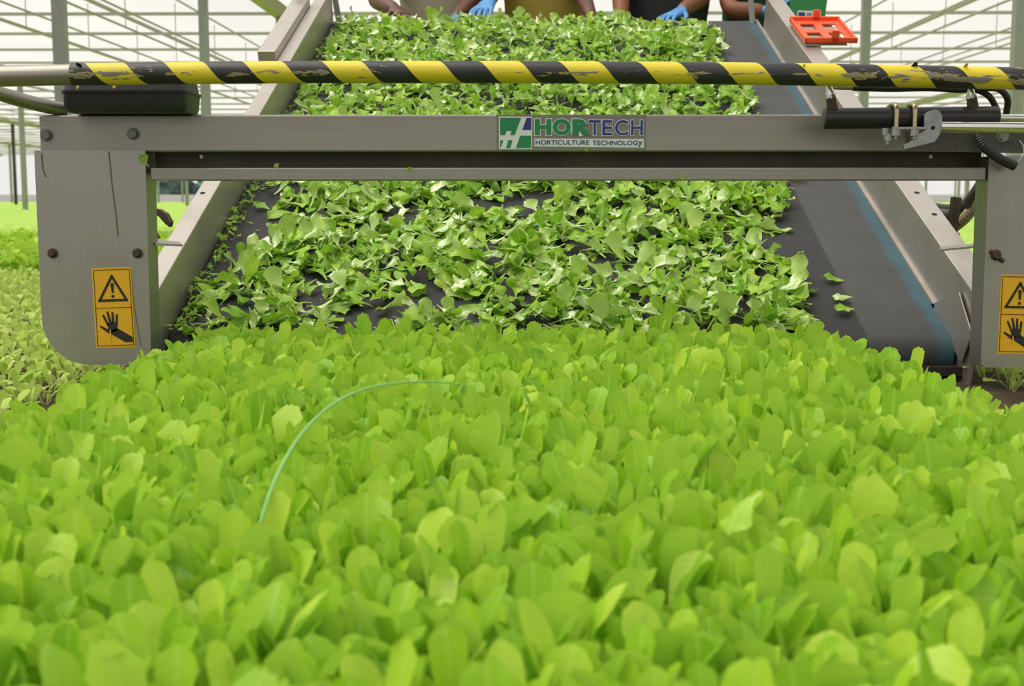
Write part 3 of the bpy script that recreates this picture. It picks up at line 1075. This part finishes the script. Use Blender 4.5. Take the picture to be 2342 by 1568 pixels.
zx = lambda x: 1120 + x / 6.163
zy = lambda y: 255 + y / 6.163
def Q(*p): return [(zx(x), zy(y)) for x, y in p]
sg = quad('company_sticker', Q((95, 45), (2205, 45), (2205, 545), (95, 545)), 'clear', HV, YL, 0.0005)
tag(sg, 'clear sticker with green and blue company lettering')
quad('emblem_panel', Q((130, 70), (600, 73), (598, 530), (130, 530)), 'white', sg, YL - 0.0005)
em = MB()
for poly in (Q((147, 86), (440, 88), (350, 330), (290, 330), (308, 270), (238, 268), (212, 330), (147, 330)), Q((147, 408), (190, 408), (150, 512), (147, 512)),
             Q((262, 404), (322, 404), (288, 514), (230, 514)), Q((430, 340), (582, 340), (582, 512), (368, 514))):
    em.prism([P(x, y, YL - 0.0010) for x, y in poly], (0, 0.0004, 0))
em.build('emblem_green', 'logo_green', sg)
quad('emblem_blue', Q((522, 88), (586, 88), (584, 258), (460, 258)), 'logo_blue', sg, YL - 0.0010)
quad('slogan_panel', Q((630, 380), (2174, 388), (2174, 508), (630, 492)), 'white', sg, YL - 0.0005)


def tx(txt, x0, x1, yb_, yt_, mat, bold, halo, nm):
    a, b_ = P(zx(x0), zy(yb_), YL), P(zx(x1), zy(yt_), YL)
    return put_text(nm, txt, a.x, b_.x, a.z, b_.z, YL - 0.0012, mat, sg, bold, halo)


for ch, x0, x1 in (('H', 655, 850), ('O', 905, 1125), ('R', 1185, 1380)):
    tx(ch, x0, x1, 318, 122, 'logo_green', 0.058, 0.035, 'letter')
for ch, x0, x1 in (('T', 1400, 1560), ('E', 1592, 1725), ('C', 1770, 1945), ('H', 1995, 2155)):
    tx(ch, x0, x1, 330, 126, 'logo_blue', 0.016, 0.034, 'letter')
tx('HORTICULTURE', 648, 1400, 466, 400, 'logo_blue', 0.006, 0, 'slogan')
tx('TECHNOLOG', 1450, 2085, 472, 408, 'logo_blue', 0.006, 0, 'slogan')
tx('y', 2092, 2152, 498, 414, 'logo_blue', 0.006, 0, 'slogan')

# --- hydraulic cylinder group on the right of the beam
YC = 2.30
ca, cb = P(1884, 271, YC), P(2281, 267, YC)
rc = 0.0190
hc = MB().tube([ca, ca + (cb - ca) * 0.004, cb - (cb - ca) * 0.012, cb], [rc * 0.92, rc, rc, rc * 0.93], 28).build('hydraulic_cylinder', 'black_paint', HV, smooth=True)
e = P(1884, 271, YC) + Vector((-0.001, 0, 0))
MB().tube([e, e + Vector((0.002, 0, 0))], rc * 0.8, 24).build('end_cap', 'zincdark', hc)
for px, py, tx_ in ((1900, 212, 1892), (2222, 210, 2215)):
    m = MB().tube([P(px + 4, 250, YC - 0.004), P(px, 222, YC - 0.008)], [0.0105, 0.009], 12)
    m.build('port_boss', 'rust', hc, smooth=True)
    m = MB().tube([P(px, 226, YC - 0.008), P(px - 1, 216, YC - 0.008)], 0.0092, 6).tube([P(px - 1, 217, YC - 0.008), P(px - 4, 196, YC - 0.010)], [0.0085, 0.0055], 12)
    m.build('hose_fitting', 'chrome', hc, smooth=True)
MB().tube(spline([P(1896, 199, YC - .01), P(1904, 196, YC), P(1915, 199, YC), P(1952, 200, YC)]), 0.0048, 10).build('hose_elbow', 'chrome', hc, smooth=True)
MB().tube(spline([P(1950, 200, YC), P(2040, 203, YC), P(2120, 201, YC), P(2190, 205, YC + .01), P(2230, 205, YC + .02), P(2262, 220, YC + .03), P(2280, 250, YC + .05)]), 0.0058, 10).build('hydraulic_hose', 'rubber', HV, smooth=True)
MB().tube(spline([P(2216, 198, YC), P(2250, 200, YC + .01), P(2285, 204, YC + .03), P(2304, 225, YC + .05), P(2302, 256, YC + .07), P(2296, 285, YC + .08)]), 0.0062, 10).build('hydraulic_hose', 'rubber', HV, smooth=True)
for px in (2046, 2088):
    pth = spline([P(px - 14, 246, YC + 0.022), P(px - 10, 243, YC + .016), P(px - 3, 239, YC), P(px + 3, 241, YC - 0.016), P(px + 5, 252, YC - 0.022), P(px + 4, 275, YC - 0.024), P(px + 3, 300, YC - 0.024)])
    MB().tube(pth, 0.0046, 12).build('u_bolt', 'brass', HV, smooth=True)
br = MB().prism([P(2040, 290, YC - 0.036), P(2120, 290, YC - 0.036), P(2122, 288, YC + 0.02), P(2052, 288, YC + 0.02)], (0, 0, -0.005))
br.prism([P(x, y, YC - 0.030) for x, y in ((2114, 262), (2124, 255), (2140, 250), (2149, 253), (2155, 263), (2156, 285), (2150, 308), (2138, 325), (2068, 342), (2066, 330), (2080, 326), (2095, 312), (2114, 296))], (0, 0.006, 0))
bro = br.build('mounting_bracket', 'zinc', HV, bevel=0.001)
for px, py, s in ((2048, 303, 1), (2091, 303, 1), (2024, 302, .7), (2030, 315, .8)):
    p = P(px, py, YC - 0.03)
    MB().tube([p + Vector((0, 0, 0.007)), p + Vector((0, 0, -0.006))], 0.0085 * s, 6).tube([p, p + Vector((0, 0, -0.012))], 0.0045 * s, 10).build('nut', 'zinc', bro)
q = P(2134, 292, YC - 0.031)
MB().tube([q, q + Vector((0, -0.0008, 0))], 0.0035, 12).build('bracket_hole', 'hole', bro)
MB().tube([P(2280, 269, YC + 0.01), P(2560, 272, YC + 0.01)], 0.0068, 14).build('piston_rod', 'chrome', HV, smooth=True)
MB().tube([P(2150, 290, YC - 0.026), P(2560, 294, YC - 0.026)], 0.0102, 18).build('guide_rod', 'chrome', HV, smooth=True)
gp = MB().prism([P(x, y, YP - 0.006) for x, y in ((2072, 300), (2560, 300), (2560, 353), (2080, 346))], (0, 0.005, 0)).build('galvanised_plate', 'zincdark', HV)
hexbolt(P(2293, 311, YP - 0.006), 0.0085, 0.008).build('hex_bolt', 'zinc', gp)
pth = spline([P(2236, 306, YP - 0.02), P(2252, 335, YP - 0.03), P(2285, 362, YP - 0.035), P(2322, 380, YP - 0.035)], 12)
MB().tube(pth, [0.0088 + 0.0008 * (i % 2) for i in range(len(pth))], 12).build('corrugated_sleeve', 'rubber', HV)
MB().tube(spline([P(2320, 378, YP - 0.035), P(2338, 360, YP - .03), P(2342, 338, YP - .02), P(2332, 322, YP - .01)]), 0.0016, 8).build('cable', 'galv', HV, smooth=True)

# ================================================================== LEAVES ON THE BELT
CUT = make_pool(22, 8, L=(0.065, 0.110), W=(0.030, 0.062), nx=6, ny=9, stalk=(0.20, 0.50), bend=(-0.6, 1.5), cup=(-0.35, 0.55), ruffle=(0.08, 0.22), notch=1.6)
ph = rng.uniform(0, 6.28, 24)


def nz(x, s):
    v = 0
    v += math.sin(3.1 * x + 9.0 * s + ph[0]) + math.sin(-4.7 * x + 12.5 * s + ph[1]) + math.sin(7.3 * x + 19 * s + ph[2]) * 0.8
    v += math.sin(12 * x - 23 * s + ph[3]) * 0.7 + math.sin(21 * x + 31 * s + ph[4]) * 0.6 + math.sin(-17 * x + 9 * s + ph[5]) * 0.6
    return v / 4.0


def xlim(s):
    l = BL + 0.03 + (0.13 * math.exp(-((s - 0.55) / 0.22) ** 2))
    r = 0.585 + 0.02 * math.sin(s * 9) + 0.015 * math.sin(s * 31) + 0.11 * min(1, s / 0.8)
    return l, r


leaves = []
tries = 0
TARGET = 8800
while len(leaves) < TARGET and tries < 60000:
    tries += 1
    s = random.uniform(-0.02, SLEN - 0.01)
    l, r = xlim(s)
    x = random.uniform(l, r)
    d = nz(x, s)
    thr = -0.40 - 0.5 * min(1.0, max(0.0, (s - 0.5) / 1.0))
    if d < thr and random.random() > 0.10:
        continue
    h = 0.010 + 0.040 * max(0.0, min(1.0, (d - thr) * 0.9)) * (1.0 + 0.2 * (s > 1.6))
    if s > SLEN - 0.25:
        h *= 0.60 - 0.35 * (x - BL) / (BR - BL)
    if r - x < 0.06 or x - l < 0.05:
        h *= 0.6
    n = 0.004 + h * random.random() ** 0.8
    a0 = random.uniform(0, 6.28)
    for q in range(random.choice((1, 1, 2, 3))):
        yaw = a0 + random.uniform(-0.6, 0.6)
        tilt = random.gauss(0.06, 0.32) if n < 0.02 else random.gauss(0.15, 0.50)
        flip = 0 if random.random() < 0.62 else PI
        sc = random.uniform(0.48, 0.90) * (0.88 if s > 1.2 else 1.0)
        m = SM @ T(x + random.uniform(-.01, .01), s + random.uniform(-.01, .01), n) @ RZ(yaw) @ RX(tilt) @ RY(flip + random.gauss(0, 0.35)) @ T(0, -0.03, 0) @ RX(-PI / 2) @ S(sc)
        tip_ = m @ Vector((0, 0, 0.09))
        leaves.append((random.randrange(len(CUT)), m, s, n))
# the 300 nearest that lie on top are objects
vis = sorted([i for i, L_ in enumerate(leaves) if 0.02 < L_[2] < 1.02 and L_[3] > 0.012], key=lambda i: leaves[i][2] - leaves[i][3] * 12)[:292]
viss = set(vis)
cut_meshes = [mesh_from_arrays('leaf_blade', V, F, U, 'cut') for V, F, U in CUT]
for i in vis:
    idx, m, s, n = leaves[i]
    o = bpy.data.objects.new('lettuce_leaf', cut_meshes[idx])
    COL.objects.link(o)
    o.matrix_basis = m
    wx = m.translation.x
    side_ = 'left third' if wx < -0.26 else 'right third' if wx > 0.22 else 'middle'
    hgt_ = 'just above the standing crop' if s < 0.30 else 'halfway up to the lower rail' if s < 0.62 else 'close under the lower rail'
    tag(o, 'freshly cut lettuce leaf on the belt pile, %s, %s' % (side_, hgt_), 'leaf', 'cut leaves, %s, %s' % (side_, hgt_))
tag(merged('cut_lettuce', [(L_[0], np4(L_[1])) for i, L_ in enumerate(leaves) if i not in viss], CUT, 'cut'), 'thick layer of freshly cut lettuce leaves riding up the dark belt', 'leaves', kind='stuff')


stray_meshes = [mesh_from_arrays('stray_blade', *leaf_arrays(0.062, 0.046, 6, 9, 0.08, -0.45, 0.30, 0.10, 300 + i, 0.8), 'cut') for i in range(3)]


def lone(px, py, label, yaw, idx, sc=0.7, tilt=0.05, flip=0, n=0.006, roll=0.0):
    # a leaf lying where the photo shows it on the belt plane
    d = (P(px, py, 3.0) - CAM_O)
    tt = (SO - CAM_O).dot(SN) / d.dot(SN)
    w = CAM_O + d * tt
    x, s = w.x, (w - SO).dot(SU)
    o = bpy.data.objects.new('lettuce_leaf', stray_meshes[idx % 3])
    COL.objects.link(o)
    o.matrix_basis = SM @ T(x, s, n + (0.012 if flip else 0.0)) @ RZ(yaw) @ RX(tilt) @ RY(flip + roll) @ RX(-PI / 2) @ S(sc * 1.25) @ T(0, 0, -0.03)
    tag(o, label, 'leaf', 'stray leaves on the bare belt')


lone(1905, 645, 'upper stray round leaf lying flat on the bare belt strip at right', 1.5, 3, 0.62)
lone(1926, 690, 'middle stray leaf curled pale side up on the bare belt strip at right', 1.2, 7, 0.55, 0.1, PI)
lone(1930, 716, 'lowest stray leaf lying on the bare belt strip at right, just above the crop', 1.9, 11, 0.66)
lone(600, 480, 'small folded leaf lying on bare belt near the left side rail', 1.2, 5, 0.6)
lone(640, 530, 'curled leaf on the bare belt below the small folded leaf near the left rail', 1.8, 9, 0.6, 0.2)
lone(700, 520, 'long stalked leaf reaching over bare belt from the left pile edge', 1.4, 14, 0.9, 0.1)
# upright spoon leaf
o = bpy.data.objects.new('lettuce_leaf', mesh_from_arrays('spoon_blade', *leaf_arrays(0.062, 0.022, 4, 8, 0.5, 0.2, 0.1, 0.02, 77), 'cut'))
COL.objects.link(o)
pp = P(545, 612, 2.95); o.location = pp
o.rotation_euler = (0.0, 0.12, 0.1)
tag(o, 'single spoon shaped leaf standing upright at the left edge of the pile', 'leaf')
# fragments along the left rail
it = []
for q in range(420):
    s = random.uniform(0.0, 1.3) if q < 330 else random.uniform(1.3, 2.4)
    x = BL + 0.006 + abs(random.gauss(0, 0.018))
    m = SM @ T(x, s, 0.004 + random.random() * 0.012) @ RZ(random.uniform(0, 6.28)) @ RX(random.gauss(0, 0.6)) @ RX(-PI / 2) @ S(random.uniform(0.10, 0.34))
    it.append((random.randrange(len(CUT)), np4(m)))
for q in range(160):
    s = random.uniform(0.0, 1.2); x = random.uniform(BL, 0.70)
    m = SM @ T(x, s, 0.003) @ RZ(random.uniform(0, 6.28)) @ RX(random.gauss(0, 0.1)) @ RX(-PI / 2) @ S(random.uniform(0.05, 0.18))
    it.append((random.randrange(len(CUT)), np4(m)))
tag(merged('leaf_fragments', it, CUT, 'cut'), 'chopped leaf scraps caught along the left rail of the belt', 'leaves', kind='stuff')
# scraps stuck on the beam and lower rail
for px, py, sc, lab in ((638, 378, 0.22, 'tiny leaf scrap on the lower rail, left half'), (942, 385, 0.2, 'tiny leaf scrap on the lower rail below the left of the sticker'),
                        (1565, 406, 0.24, 'tiny dark leaf scrap hanging on the lower rail edge right of the sticker'), (1344, 339, 0.16, 'tiny leaf scrap on the cross beam under the sticker lettering'),
                        (340, 372, 0.42, 'wilted leaf scrap wedged in the corner of left plate and lower rail')):
    o = bpy.data.objects.new('leaf_scrap', cut_meshes[4]); COL.objects.link(o)
    o.matrix_basis = Matrix.Translation(P(px, py + 10, YP - 0.003)) @ RZ(PI) @ RY(0.5) @ S(sc)
    tag(o, lab, 'leaf')
# pale leaf lying on the crop and a blade of grass
o = bpy.data.objects.new('lettuce_leaf', mesh_from_arrays('pale_blade', *leaf_arrays(0.045, 0.034, 6, 8, 0.2, 0.8, -0.2, 0.1, 91, 1.5), 'cut'))
COL.objects.link(o)
o.matrix_basis = T(*P(1742, 1128, 0.97)) @ RZ(-1.2) @ RX(-1.15) @ RY(PI)
tag(o, 'pale torn leaf lying loose on top of the standing lettuce', 'leaf')
gpts = spline([P(560, 1330, 0.98), P(610, 1150, 1.02), P(650, 1055, 1.06), P(700, 980, 1.1), P(765, 922, 1.15), P(840, 888, 1.2), P(930, 874, 1.25), P(1010, 874, 1.3), P(1075, 884, 1.34)], 8)
ng = len(gpts)
gm = MB().tube(gpts, [0.0018 * (1 - 0.75 * (i / ng) ** 2) for i in range(ng)], 8).build('grass_blade', 'grass', smooth=True)
tag(gm, 'long thin blue green grass blade arching over the lettuce', 'grass blade')

# ================================================================== GREEN HOUSING AND ORANGE TRAY
GH = empty('sorting_machine', P(1850, 140, 5.3) * 1.0, 'green painted metal hopper rising behind the right rail of the conveyor', 'machine')
GH.location.z = 0
yg = 5.15
# tapering hopper down to a foot
top_z = P(1850, -140, yg).z
rings = []
for z, xa, xb, d0, d1 in ((top_z, P(1826, -140, yg).x, P(1908, -140, yg).x, yg, yg + 0.30), (P(1850, 0, yg).z, P(1812, 0, yg).x, P(1892, 0, yg).x, yg, yg + 0.28),
                          (P(1850, 100, yg).z, P(1800, 100, yg).x, P(1879, 100, yg).x, yg, yg + 0.24), (P(1850, 150, yg).z, P(1810, 150, yg).x, P(1868, 150, yg).x, yg, yg + 0.2)):
    rings.append([Vector((xa - 0.055, d1, z)), Vector((xa, d0, z)), Vector((xb, d0, z)), Vector((xb + 0.01, d1, z))])
MB().loft(rings).build('hopper', 'greenpaint', GH)
zf = rings[-1][0].z
xf = (rings[-1][1].x + rings[-1][2].x) / 2
MB().box((xf + 0.0, yg + 0.04, 0), (xf + 0.05, yg + 0.10, zf + 0.02)).build('leg', 'black_paint', GH)
a, b = P(1822, 24, yg - 0.001), P(1879, 25, yg - 0.001)
dy_ = -0.0
st = MB().prism([P(1824, 24, yg - .003), P(1878, 25, yg - .003), P(1876, 48, yg - .003), P(1822, 46, yg - .003)], (0, 0.001, 0)).build('label_sticker', 'white', GH)
MB().prism([P(1826, 28, yg - .004), P(1841, 28, yg - .004), P(1841, 37, yg - .004), P(1826, 37, yg - .004)], (0, 0.0006, 0)).build('blue_flag', 'logo_blue', st)
M['greyprint'] = plain('grey_print', rgb(140, 142, 142), 0.5)
MB().prism([P(1845, 29, yg - .004), P(1857, 29, yg - .004), P(1857, 37, yg - .004), P(1845, 37, yg - .004)], (0, 0.0006, 0)).build('grey_print', 'greyprint', st)
MB().prism([P(1864, 27, yg - .004), P(1870, 27, yg - .004), P(1870, 35, yg - .004), P(1864, 35, yg - .004)], (0, 0.0006, 0)).build('orange_mark', 'orange', st)

# bracket plate and orange tray on the right rail, lying in the slope plane
tn = WR + 0.012


def slope_hit(px, py, n):
    d = P(px, py, 3.0) - CAM_O
    w = CAM_O + d * ((SO + SN * n - CAM_O).dot(SN) / d.dot(SN))
    return w.x, (w - SO).dot(SU)


tx0, ts0 = slope_hit(1842, 99, tn)
tx1 = slope_hit(1960, 99, tn)[0]
ts1 = slope_hit(1812, 49, tn)[1]


def trayp(u, v, n=0.0):
    return SP(tx0 + (tx1 - tx0) * u, ts0 + (ts1 - ts0) * v, tn + n)


MB().prism([SP(BR + 0.02, ts0, tn - 0.008), SP(tx1 - 0.03, ts0, tn - 0.008), SP(tx1 - 0.03, ts1, tn - 0.008), SP(BR + 0.02, ts1, tn - 0.008)], SN * 0.004).build('tray_plate', 'steel_rail', HV)
TR_ = empty('tray_holder', trayp(0.5, 0.5), 'orange plastic tray with four square openings on the upper right rail', 'tray')
pan = MB()
us = [0, 0.14, 0.42, 0.58, 0.86, 1.0]
vv = [0, 0.16, 0.42, 0.56, 0.82, 1.0]
for i in range(5):
    for j in range(5):
        if i in (1, 3) and j in (1, 3):
            continue
        pan.prism([trayp(us[i], vv[j]), trayp(us[i + 1], vv[j]), trayp(us[i + 1], vv[j + 1]), trayp(us[i], vv[j + 1])], SN * 0.005)
pan.build('tray_panel', 'orange', TR_)
for v0, v1 in ((0, 0.03), (0.97, 1.0)):
    MB().prism([trayp(-0.01, v0), trayp(1.01, v0), trayp(1.01, v1), trayp(-0.01, v1)], SN * 0.018).build('rim', 'orange', TR_, bevel=0.002)
for u0, u1 in ((-0.01, 0.03), (0.97, 1.01)):
    MB().prism([trayp(u0, 0), trayp(u1, 0), trayp(u1, 1), trayp(u0, 1)], SN * 0.014).build('rim', 'orange', TR_)
MB().prism([trayp(0.46, 0.97), trayp(0.60, 0.97), trayp(0.60, 1.0), trayp(0.46, 1.0)], SN * 0.040).build('tab', 'orange', TR_)
MB().prism([trayp(0.50, 0.0), trayp(0.64, 0.0), trayp(0.64, 0.03), trayp(0.50, 0.03)], SN * 0.040).build('tab', 'orange', TR_)

# crate edge behind the belt crest
cr = MB(); ca_ = P(1300, 38, 5.75)
cr.box((ca_.x, 5.72, 0.0), (P(1420, 38, 5.75).x, 6.05, ca_.z)); 
tag(cr.build('plastic_bin', 'bluecrate', bevel=0.01), 'dark blue plastic bin behind the belt between olive and charcoal shirts', 'bin')

# ================================================================== PEOPLE
def skin_mesh(name, verts, edges, radii, mat, parent, root=0, sub=2):
    me = bpy.data.meshes.new(name)
    me.from_pydata([tuple(v) for v in verts], edges, [])
    o = bpy.data.objects.new(name, me)
    COL.objects.link(o)
    sk = o.modifiers.new('skin', 'SKIN')
    sk.use_smooth_shade = True
    for i, r in enumerate(radii):
        d = me.skin_vertices[0].data[i]
        d.radius = r if isinstance(r, tuple) else (r, r)
        d.use_root = (i == root)
    s_ = o.modifiers.new('sub', 'SUBSURF'); s_.levels = sub; s_.render_levels = sub
    dg = bpy.context.evaluated_depsgraph_get()
    dg.update()
    m2 = bpy.data.meshes.new_from_object(o.evaluated_get(dg))
    bpy.data.objects.remove(o)
    m2.name = name
    m2.materials.clear(); m2.materials.append(M[mat])
    m2.shade_smooth()
    o2 = bpy.data.objects.new(name, m2)
    COL.objects.link(o2)
    if parent is not None:
        o2.parent = parent
        o2.matrix_parent_inverse = parent_inv(parent)
    return o2


def hand(wrist, direction, mat, parent, name, side):
    """Palm with four unequal bent fingers and a thumb leaving its side."""
    d = direction.normalized()
    up = Vector((0, 0, 1))
    a = d.cross(up)
    a = (a if a.length > 0.2 else Vector((1, 0, 0))).normalized()
    n = a.cross(d).normalized()
    if n.z < 0:
        n = -n
    vs, es, rs = [], [], []

    def addv(p, r):
        vs.append(p); rs.append(r); return len(vs) - 1
    w0 = addv(wrist - d * 0.03, 0.027)
    w1 = addv(wrist, (0.028, 0.022))
    p0 = addv(wrist + d * 0.045, (0.038, 0.018))
    p1 = addv(wrist + d * 0.075, (0.038, 0.016))
    es += [(w0, w1), (w1, p0), (p0, p1)]
    for k, (off, ln) in enumerate(((-0.030, 0.062), (-0.010, 0.074), (0.010, 0.070), (0.030, 0.052))):
        b0 = addv(wrist + d * 0.085 + a * off, 0.0095)
        b1 = addv(wrist + d * (0.085 + ln * 0.45) + a * off * 1.15 + n * 0.004, 0.0088)
        b2 = addv(wrist + d * (0.085 + ln * 0.8) + a * off * 1.2 - n * 0.012, 0.0080)
        b3 = addv(wrist + d * (0.085 + ln) + a * off * 1.2 - n * 0.026, 0.0070)
        es += [(p1, b0), (b0, b1), (b1, b2), (b2, b3)]
    t0 = addv(wrist + d * 0.030 + a * side * 0.036 - n * 0.004, 0.012)
    t1 = addv(wrist + d * 0.060 + a * side * 0.058 - n * 0.010, 0.0105)
    t2 = addv(wrist + d * 0.088 + a * side * 0.064 - n * 0.018, 0.009)
    es += [(p0, t0), (t0, t1), (t1, t2)]
    return skin_mesh(name, vs, es, rs, mat, parent, root=p0, sub=1)


def person(label, x, y, skin, shirt, arms, lean=0.05, sleeve=0.5, gloves=(True, True), tw=1.0, hoff=0.0):
    """A standing worker facing the camera; arms = ((shoulder, elbow, wrist, fingers), ...) for the image-left and image-right arm."""
    t = empty('person', (x, y, 0), label, 'person')
    z0 = 0.0
    pel = Vector((x, y, 0.95)); waist = Vector((x, y - lean * 0.5, 1.10)); chest = Vector((x, y - lean * 1.2, 1.30)); sh = Vector((x, y - lean * 1.8, 1.43)); nk = Vector((x, y - lean * 2.3, 1.50))
    hd0 = Vector((x, y - lean * 3 - 0.02, 1.555)); hd1 = Vector((x, y - lean * 3.2 - 0.02, 1.65)); hd2 = Vector((x, y - lean * 3.2, 1.71))
    vs = [pel, waist, chest, sh, nk, hd0, hd1, hd2]
    rs = [(.15 * tw, .11), (.130 * tw, .085), (.140 * tw, .088), (.105, .07), (.052, .052), (.068, .078), (.078, .092), (.05, .06)]
    es = [(i, i + 1) for i in range(7)]
    for sgn in (-1, 1):
        h = len(vs)
        vs += [Vector((x + sgn * .10, y, .86)), Vector((x + sgn * .11, y - .01, .50)), Vector((x + sgn * .11, y + .02, .10)), Vector((x + sgn * .12, y - .03, .045)), Vector((x + sgn * .13, y - .15, .035))]
        rs += [(.085, .085), (.058, .058), (.040, .040), (.04, .04), (.035, .028)]
        es += [(0, h), (h, h + 1), (h + 1, h + 2), (h + 2, h + 3), (h + 3, h + 4)]
    for (s0, el, wr, fg) in arms:
        h = len(vs)
        mid = (s0 + el) / 2
        vs += [s0, mid, el, (el * 0.6 + wr * 0.4), wr]
        rs += [(.058, .058), (.046, .046), (.040, .040), (.038, .038), (.027, .027)]
        es += [(3, h), (h, h + 1), (h + 1, h + 2), (h + 2, h + 3), (h + 3, h + 4)]
    body = skin_mesh('body', vs, es, rs, skin, t, root=0, sub=2)
    # face: nose, eyes, ears, mouth
    fc = hd0 + Vector((0, -.085, .055))
    m = MB(); m.loft([[fc + Vector((dx * w, -dy, dz)) for dx, dy in ((-1, 0), (0, d), (1, 0), (0, -.02))] for w, d, dz in ((.006, .004, .03), (.010, .014, .008), (.015, .022, -.012), (.008, .006, -.02))])
    m.build('nose', skin, t, smooth=True)
    for sgn in (-1, 1):
        c = fc + Vector((sgn * .032, .006, .024))
        MB().loft([[c + Vector((math.cos(q) * r, yy, math.sin(q) * r * .6)) for q in [2 * PI * i / 10 for i in range(10)]] for r, yy in ((.013, .01), (.012, -.003), (.004, -.006))]).build('eye', 'lip', t, smooth=True)
        MB().tube([c + Vector((0, -.004, 0)), c + Vector((0, -.0072, 0))], .0058, 12).build('pupil', 'hair', t)
        c = hd0 + Vector((sgn * .085, .0, .05))
        MB().loft([[c + Vector((xx * sgn, math.cos(q) * r, math.sin(q) * r * 1.6)) for q in [2 * PI * i / 10 for i in range(10)]] for r, xx in ((.010, -.01), (.019, .004), (.014, .012))]).build('ear', skin, t, smooth=True)
    MB().box(tuple(fc + Vector((-.022, -.004, -.045))), tuple(fc + Vector((.022, .012, -.036)))).build('mouth', 'rust', t, bevel=0.003)
    hv = [hd0 + Vector((0, .05, .02)), hd1 + Vector((0, .018, .02)), hd2 + Vector((0, -.01, .018))]
    skin_mesh('hair', hv, [(0, 1), (1, 2)], [(.068, .06), (.086, .088), (.066, .07)], 'hair', t, root=0, sub=2)
    # shirt over torso and upper arms
    sm_ = MB()
    rings_ = []
    for zz, yo, rx, ry in ((.88, 0, .172, .135), (.90, 0, .176, .138), (1.0, .2, .172, .136), (1.10, .5, .166, .134), (1.20, .85, .174, .138), (1.30, 1.2, .186, .140), (1.38, 1.6, .196, .126), (1.43, 1.85, .178, .104), (1.475, 2.05, .105, .084), (1.50, 2.2, .074, .076), (1.505, 2.2, .066, .070)):
        ring = []
        for i in range(28):
            q = 2 * PI * i / 28
            fold = 1 + 0.018 * math.sin(5 * q + zz * 23) + 0.012 * math.sin(9 * q - zz * 41)
            cx_, sy_ = math.cos(q), math.sin(q)
            ring.append(Vector((x + rx * tw * fold * math.copysign(abs(cx_) ** 0.85, cx_), y - lean * yo + ry * fold * math.copysign(abs(sy_) ** 0.85, sy_), zz)))
        rings_.append(ring)
    sm_.loft(rings_)
    for (s0, el, wr, fg) in arms:
        cut = s0 + (el - s0) * sleeve
        inn = Vector((x + (s0.x - x) * 0.55, y - lean * 1.7, 1.405))
        sm_.tube([inn, s0 + (inn - s0) * 0.35 + Vector((0, 0, .005)), s0, (s0 + cut) / 2, cut, cut + (s0 - cut) * 0.02], [.066, .080, .084, .072, .066, .056], 18)
    sm_.build('shirt', shirt, t, smooth=True)
    tv = [Vector((x, y, .98)), pel - Vector((0, 0, .05))]
    tr = [(.160 * tw, .120), (.162 * tw, .125)]
    te = [(0, 1)]
    for sgn in (-1, 1):
        h = len(tv)
        tv += [Vector((x + sgn * .10, y, .82)), Vector((x + sgn * .11, y - .01, .50)), Vector((x + sgn * .11, y + .02, .13))]
        tr += [(.098, .098), (.072, .072), (.058, .058)]
        te += [(1, h), (h, h + 1), (h + 1, h + 2)]
    skin_mesh('trousers', tv, te, tr, 'denim', t, root=0, sub=2)
    for i, (s0, el, wr, fg) in enumerate(arms):
        hand(wr, (fg - wr), 'glove' if gloves[i] else skin, t, 'glove' if gloves[i] else 'hand', 1 if i == 0 else -1)
    return t


def V3(px, py, Y): return P(px, py, Y)


YW = 5.55
person('person in a beige shirt bending over the belt crest', P(1012, 0, YW).x, YW + .05, 'skin_dark', 'beige',
       ((V3(925, -66, 5.48), V3(858, 0, 5.30), V3(905, 22, 5.10), V3(935, 45, 5.0)), (V3(1095, -70, 5.48), V3(1090, -6, 5.34), V3(1040, 45, 5.10), V3(1020, 65, 5.0))), 0.06, 0.35, (False, True), 1.05)
person('person in an olive yellow shirt with a blue glove reaching onto the leaves', P(1243, 0, YW).x, YW, 'skin_dark', 'olive',
       ((V3(1160, -78, 5.46), V3(1136, -44, 5.34), V3(1120, 6, 5.14), V3(1100, 34, 5.02)), (V3(1320, -76, 5.46), V3(1328, -22, 5.36), V3(1352, 40, 5.12), V3(1360, 70, 5.02))), 0.05, 0.3, (True, False), 0.98)
person('person in a charcoal shirt sorting leaves with a blue glove, right of the olive shirt', P(1522, 0, YW).x, YW, 'skin', 'charcoal',
       ((V3(1432, -78, 5.46), V3(1420, -20, 5.36), V3(1420, 48, 5.12), V3(1425, 75, 5.02)), (V3(1604, -76, 5.46), V3(1612, -12, 5.34), V3(1556, 26, 5.12), V3(1520, 44, 5.02))), 0.05, 0.3, (False, True), 1.04)
person('person in a dark green shirt with bent bare arm beside the right rail', P(1735, 0, YW + .1).x, YW + .1, 'skin', 'teal',
       ((V3(1660, -84, 5.50), V3(1668, 24, 5.28), V3(1752, 24, 5.24), V3(1790, 12, 5.22)), (V3(1815, -80, 5.6), V3(1825, -20, 5.55), V3(1800, 20, 5.42), V3(1785, 30, 5.35))), 0.05, 0.25, (True, True), 0.95)
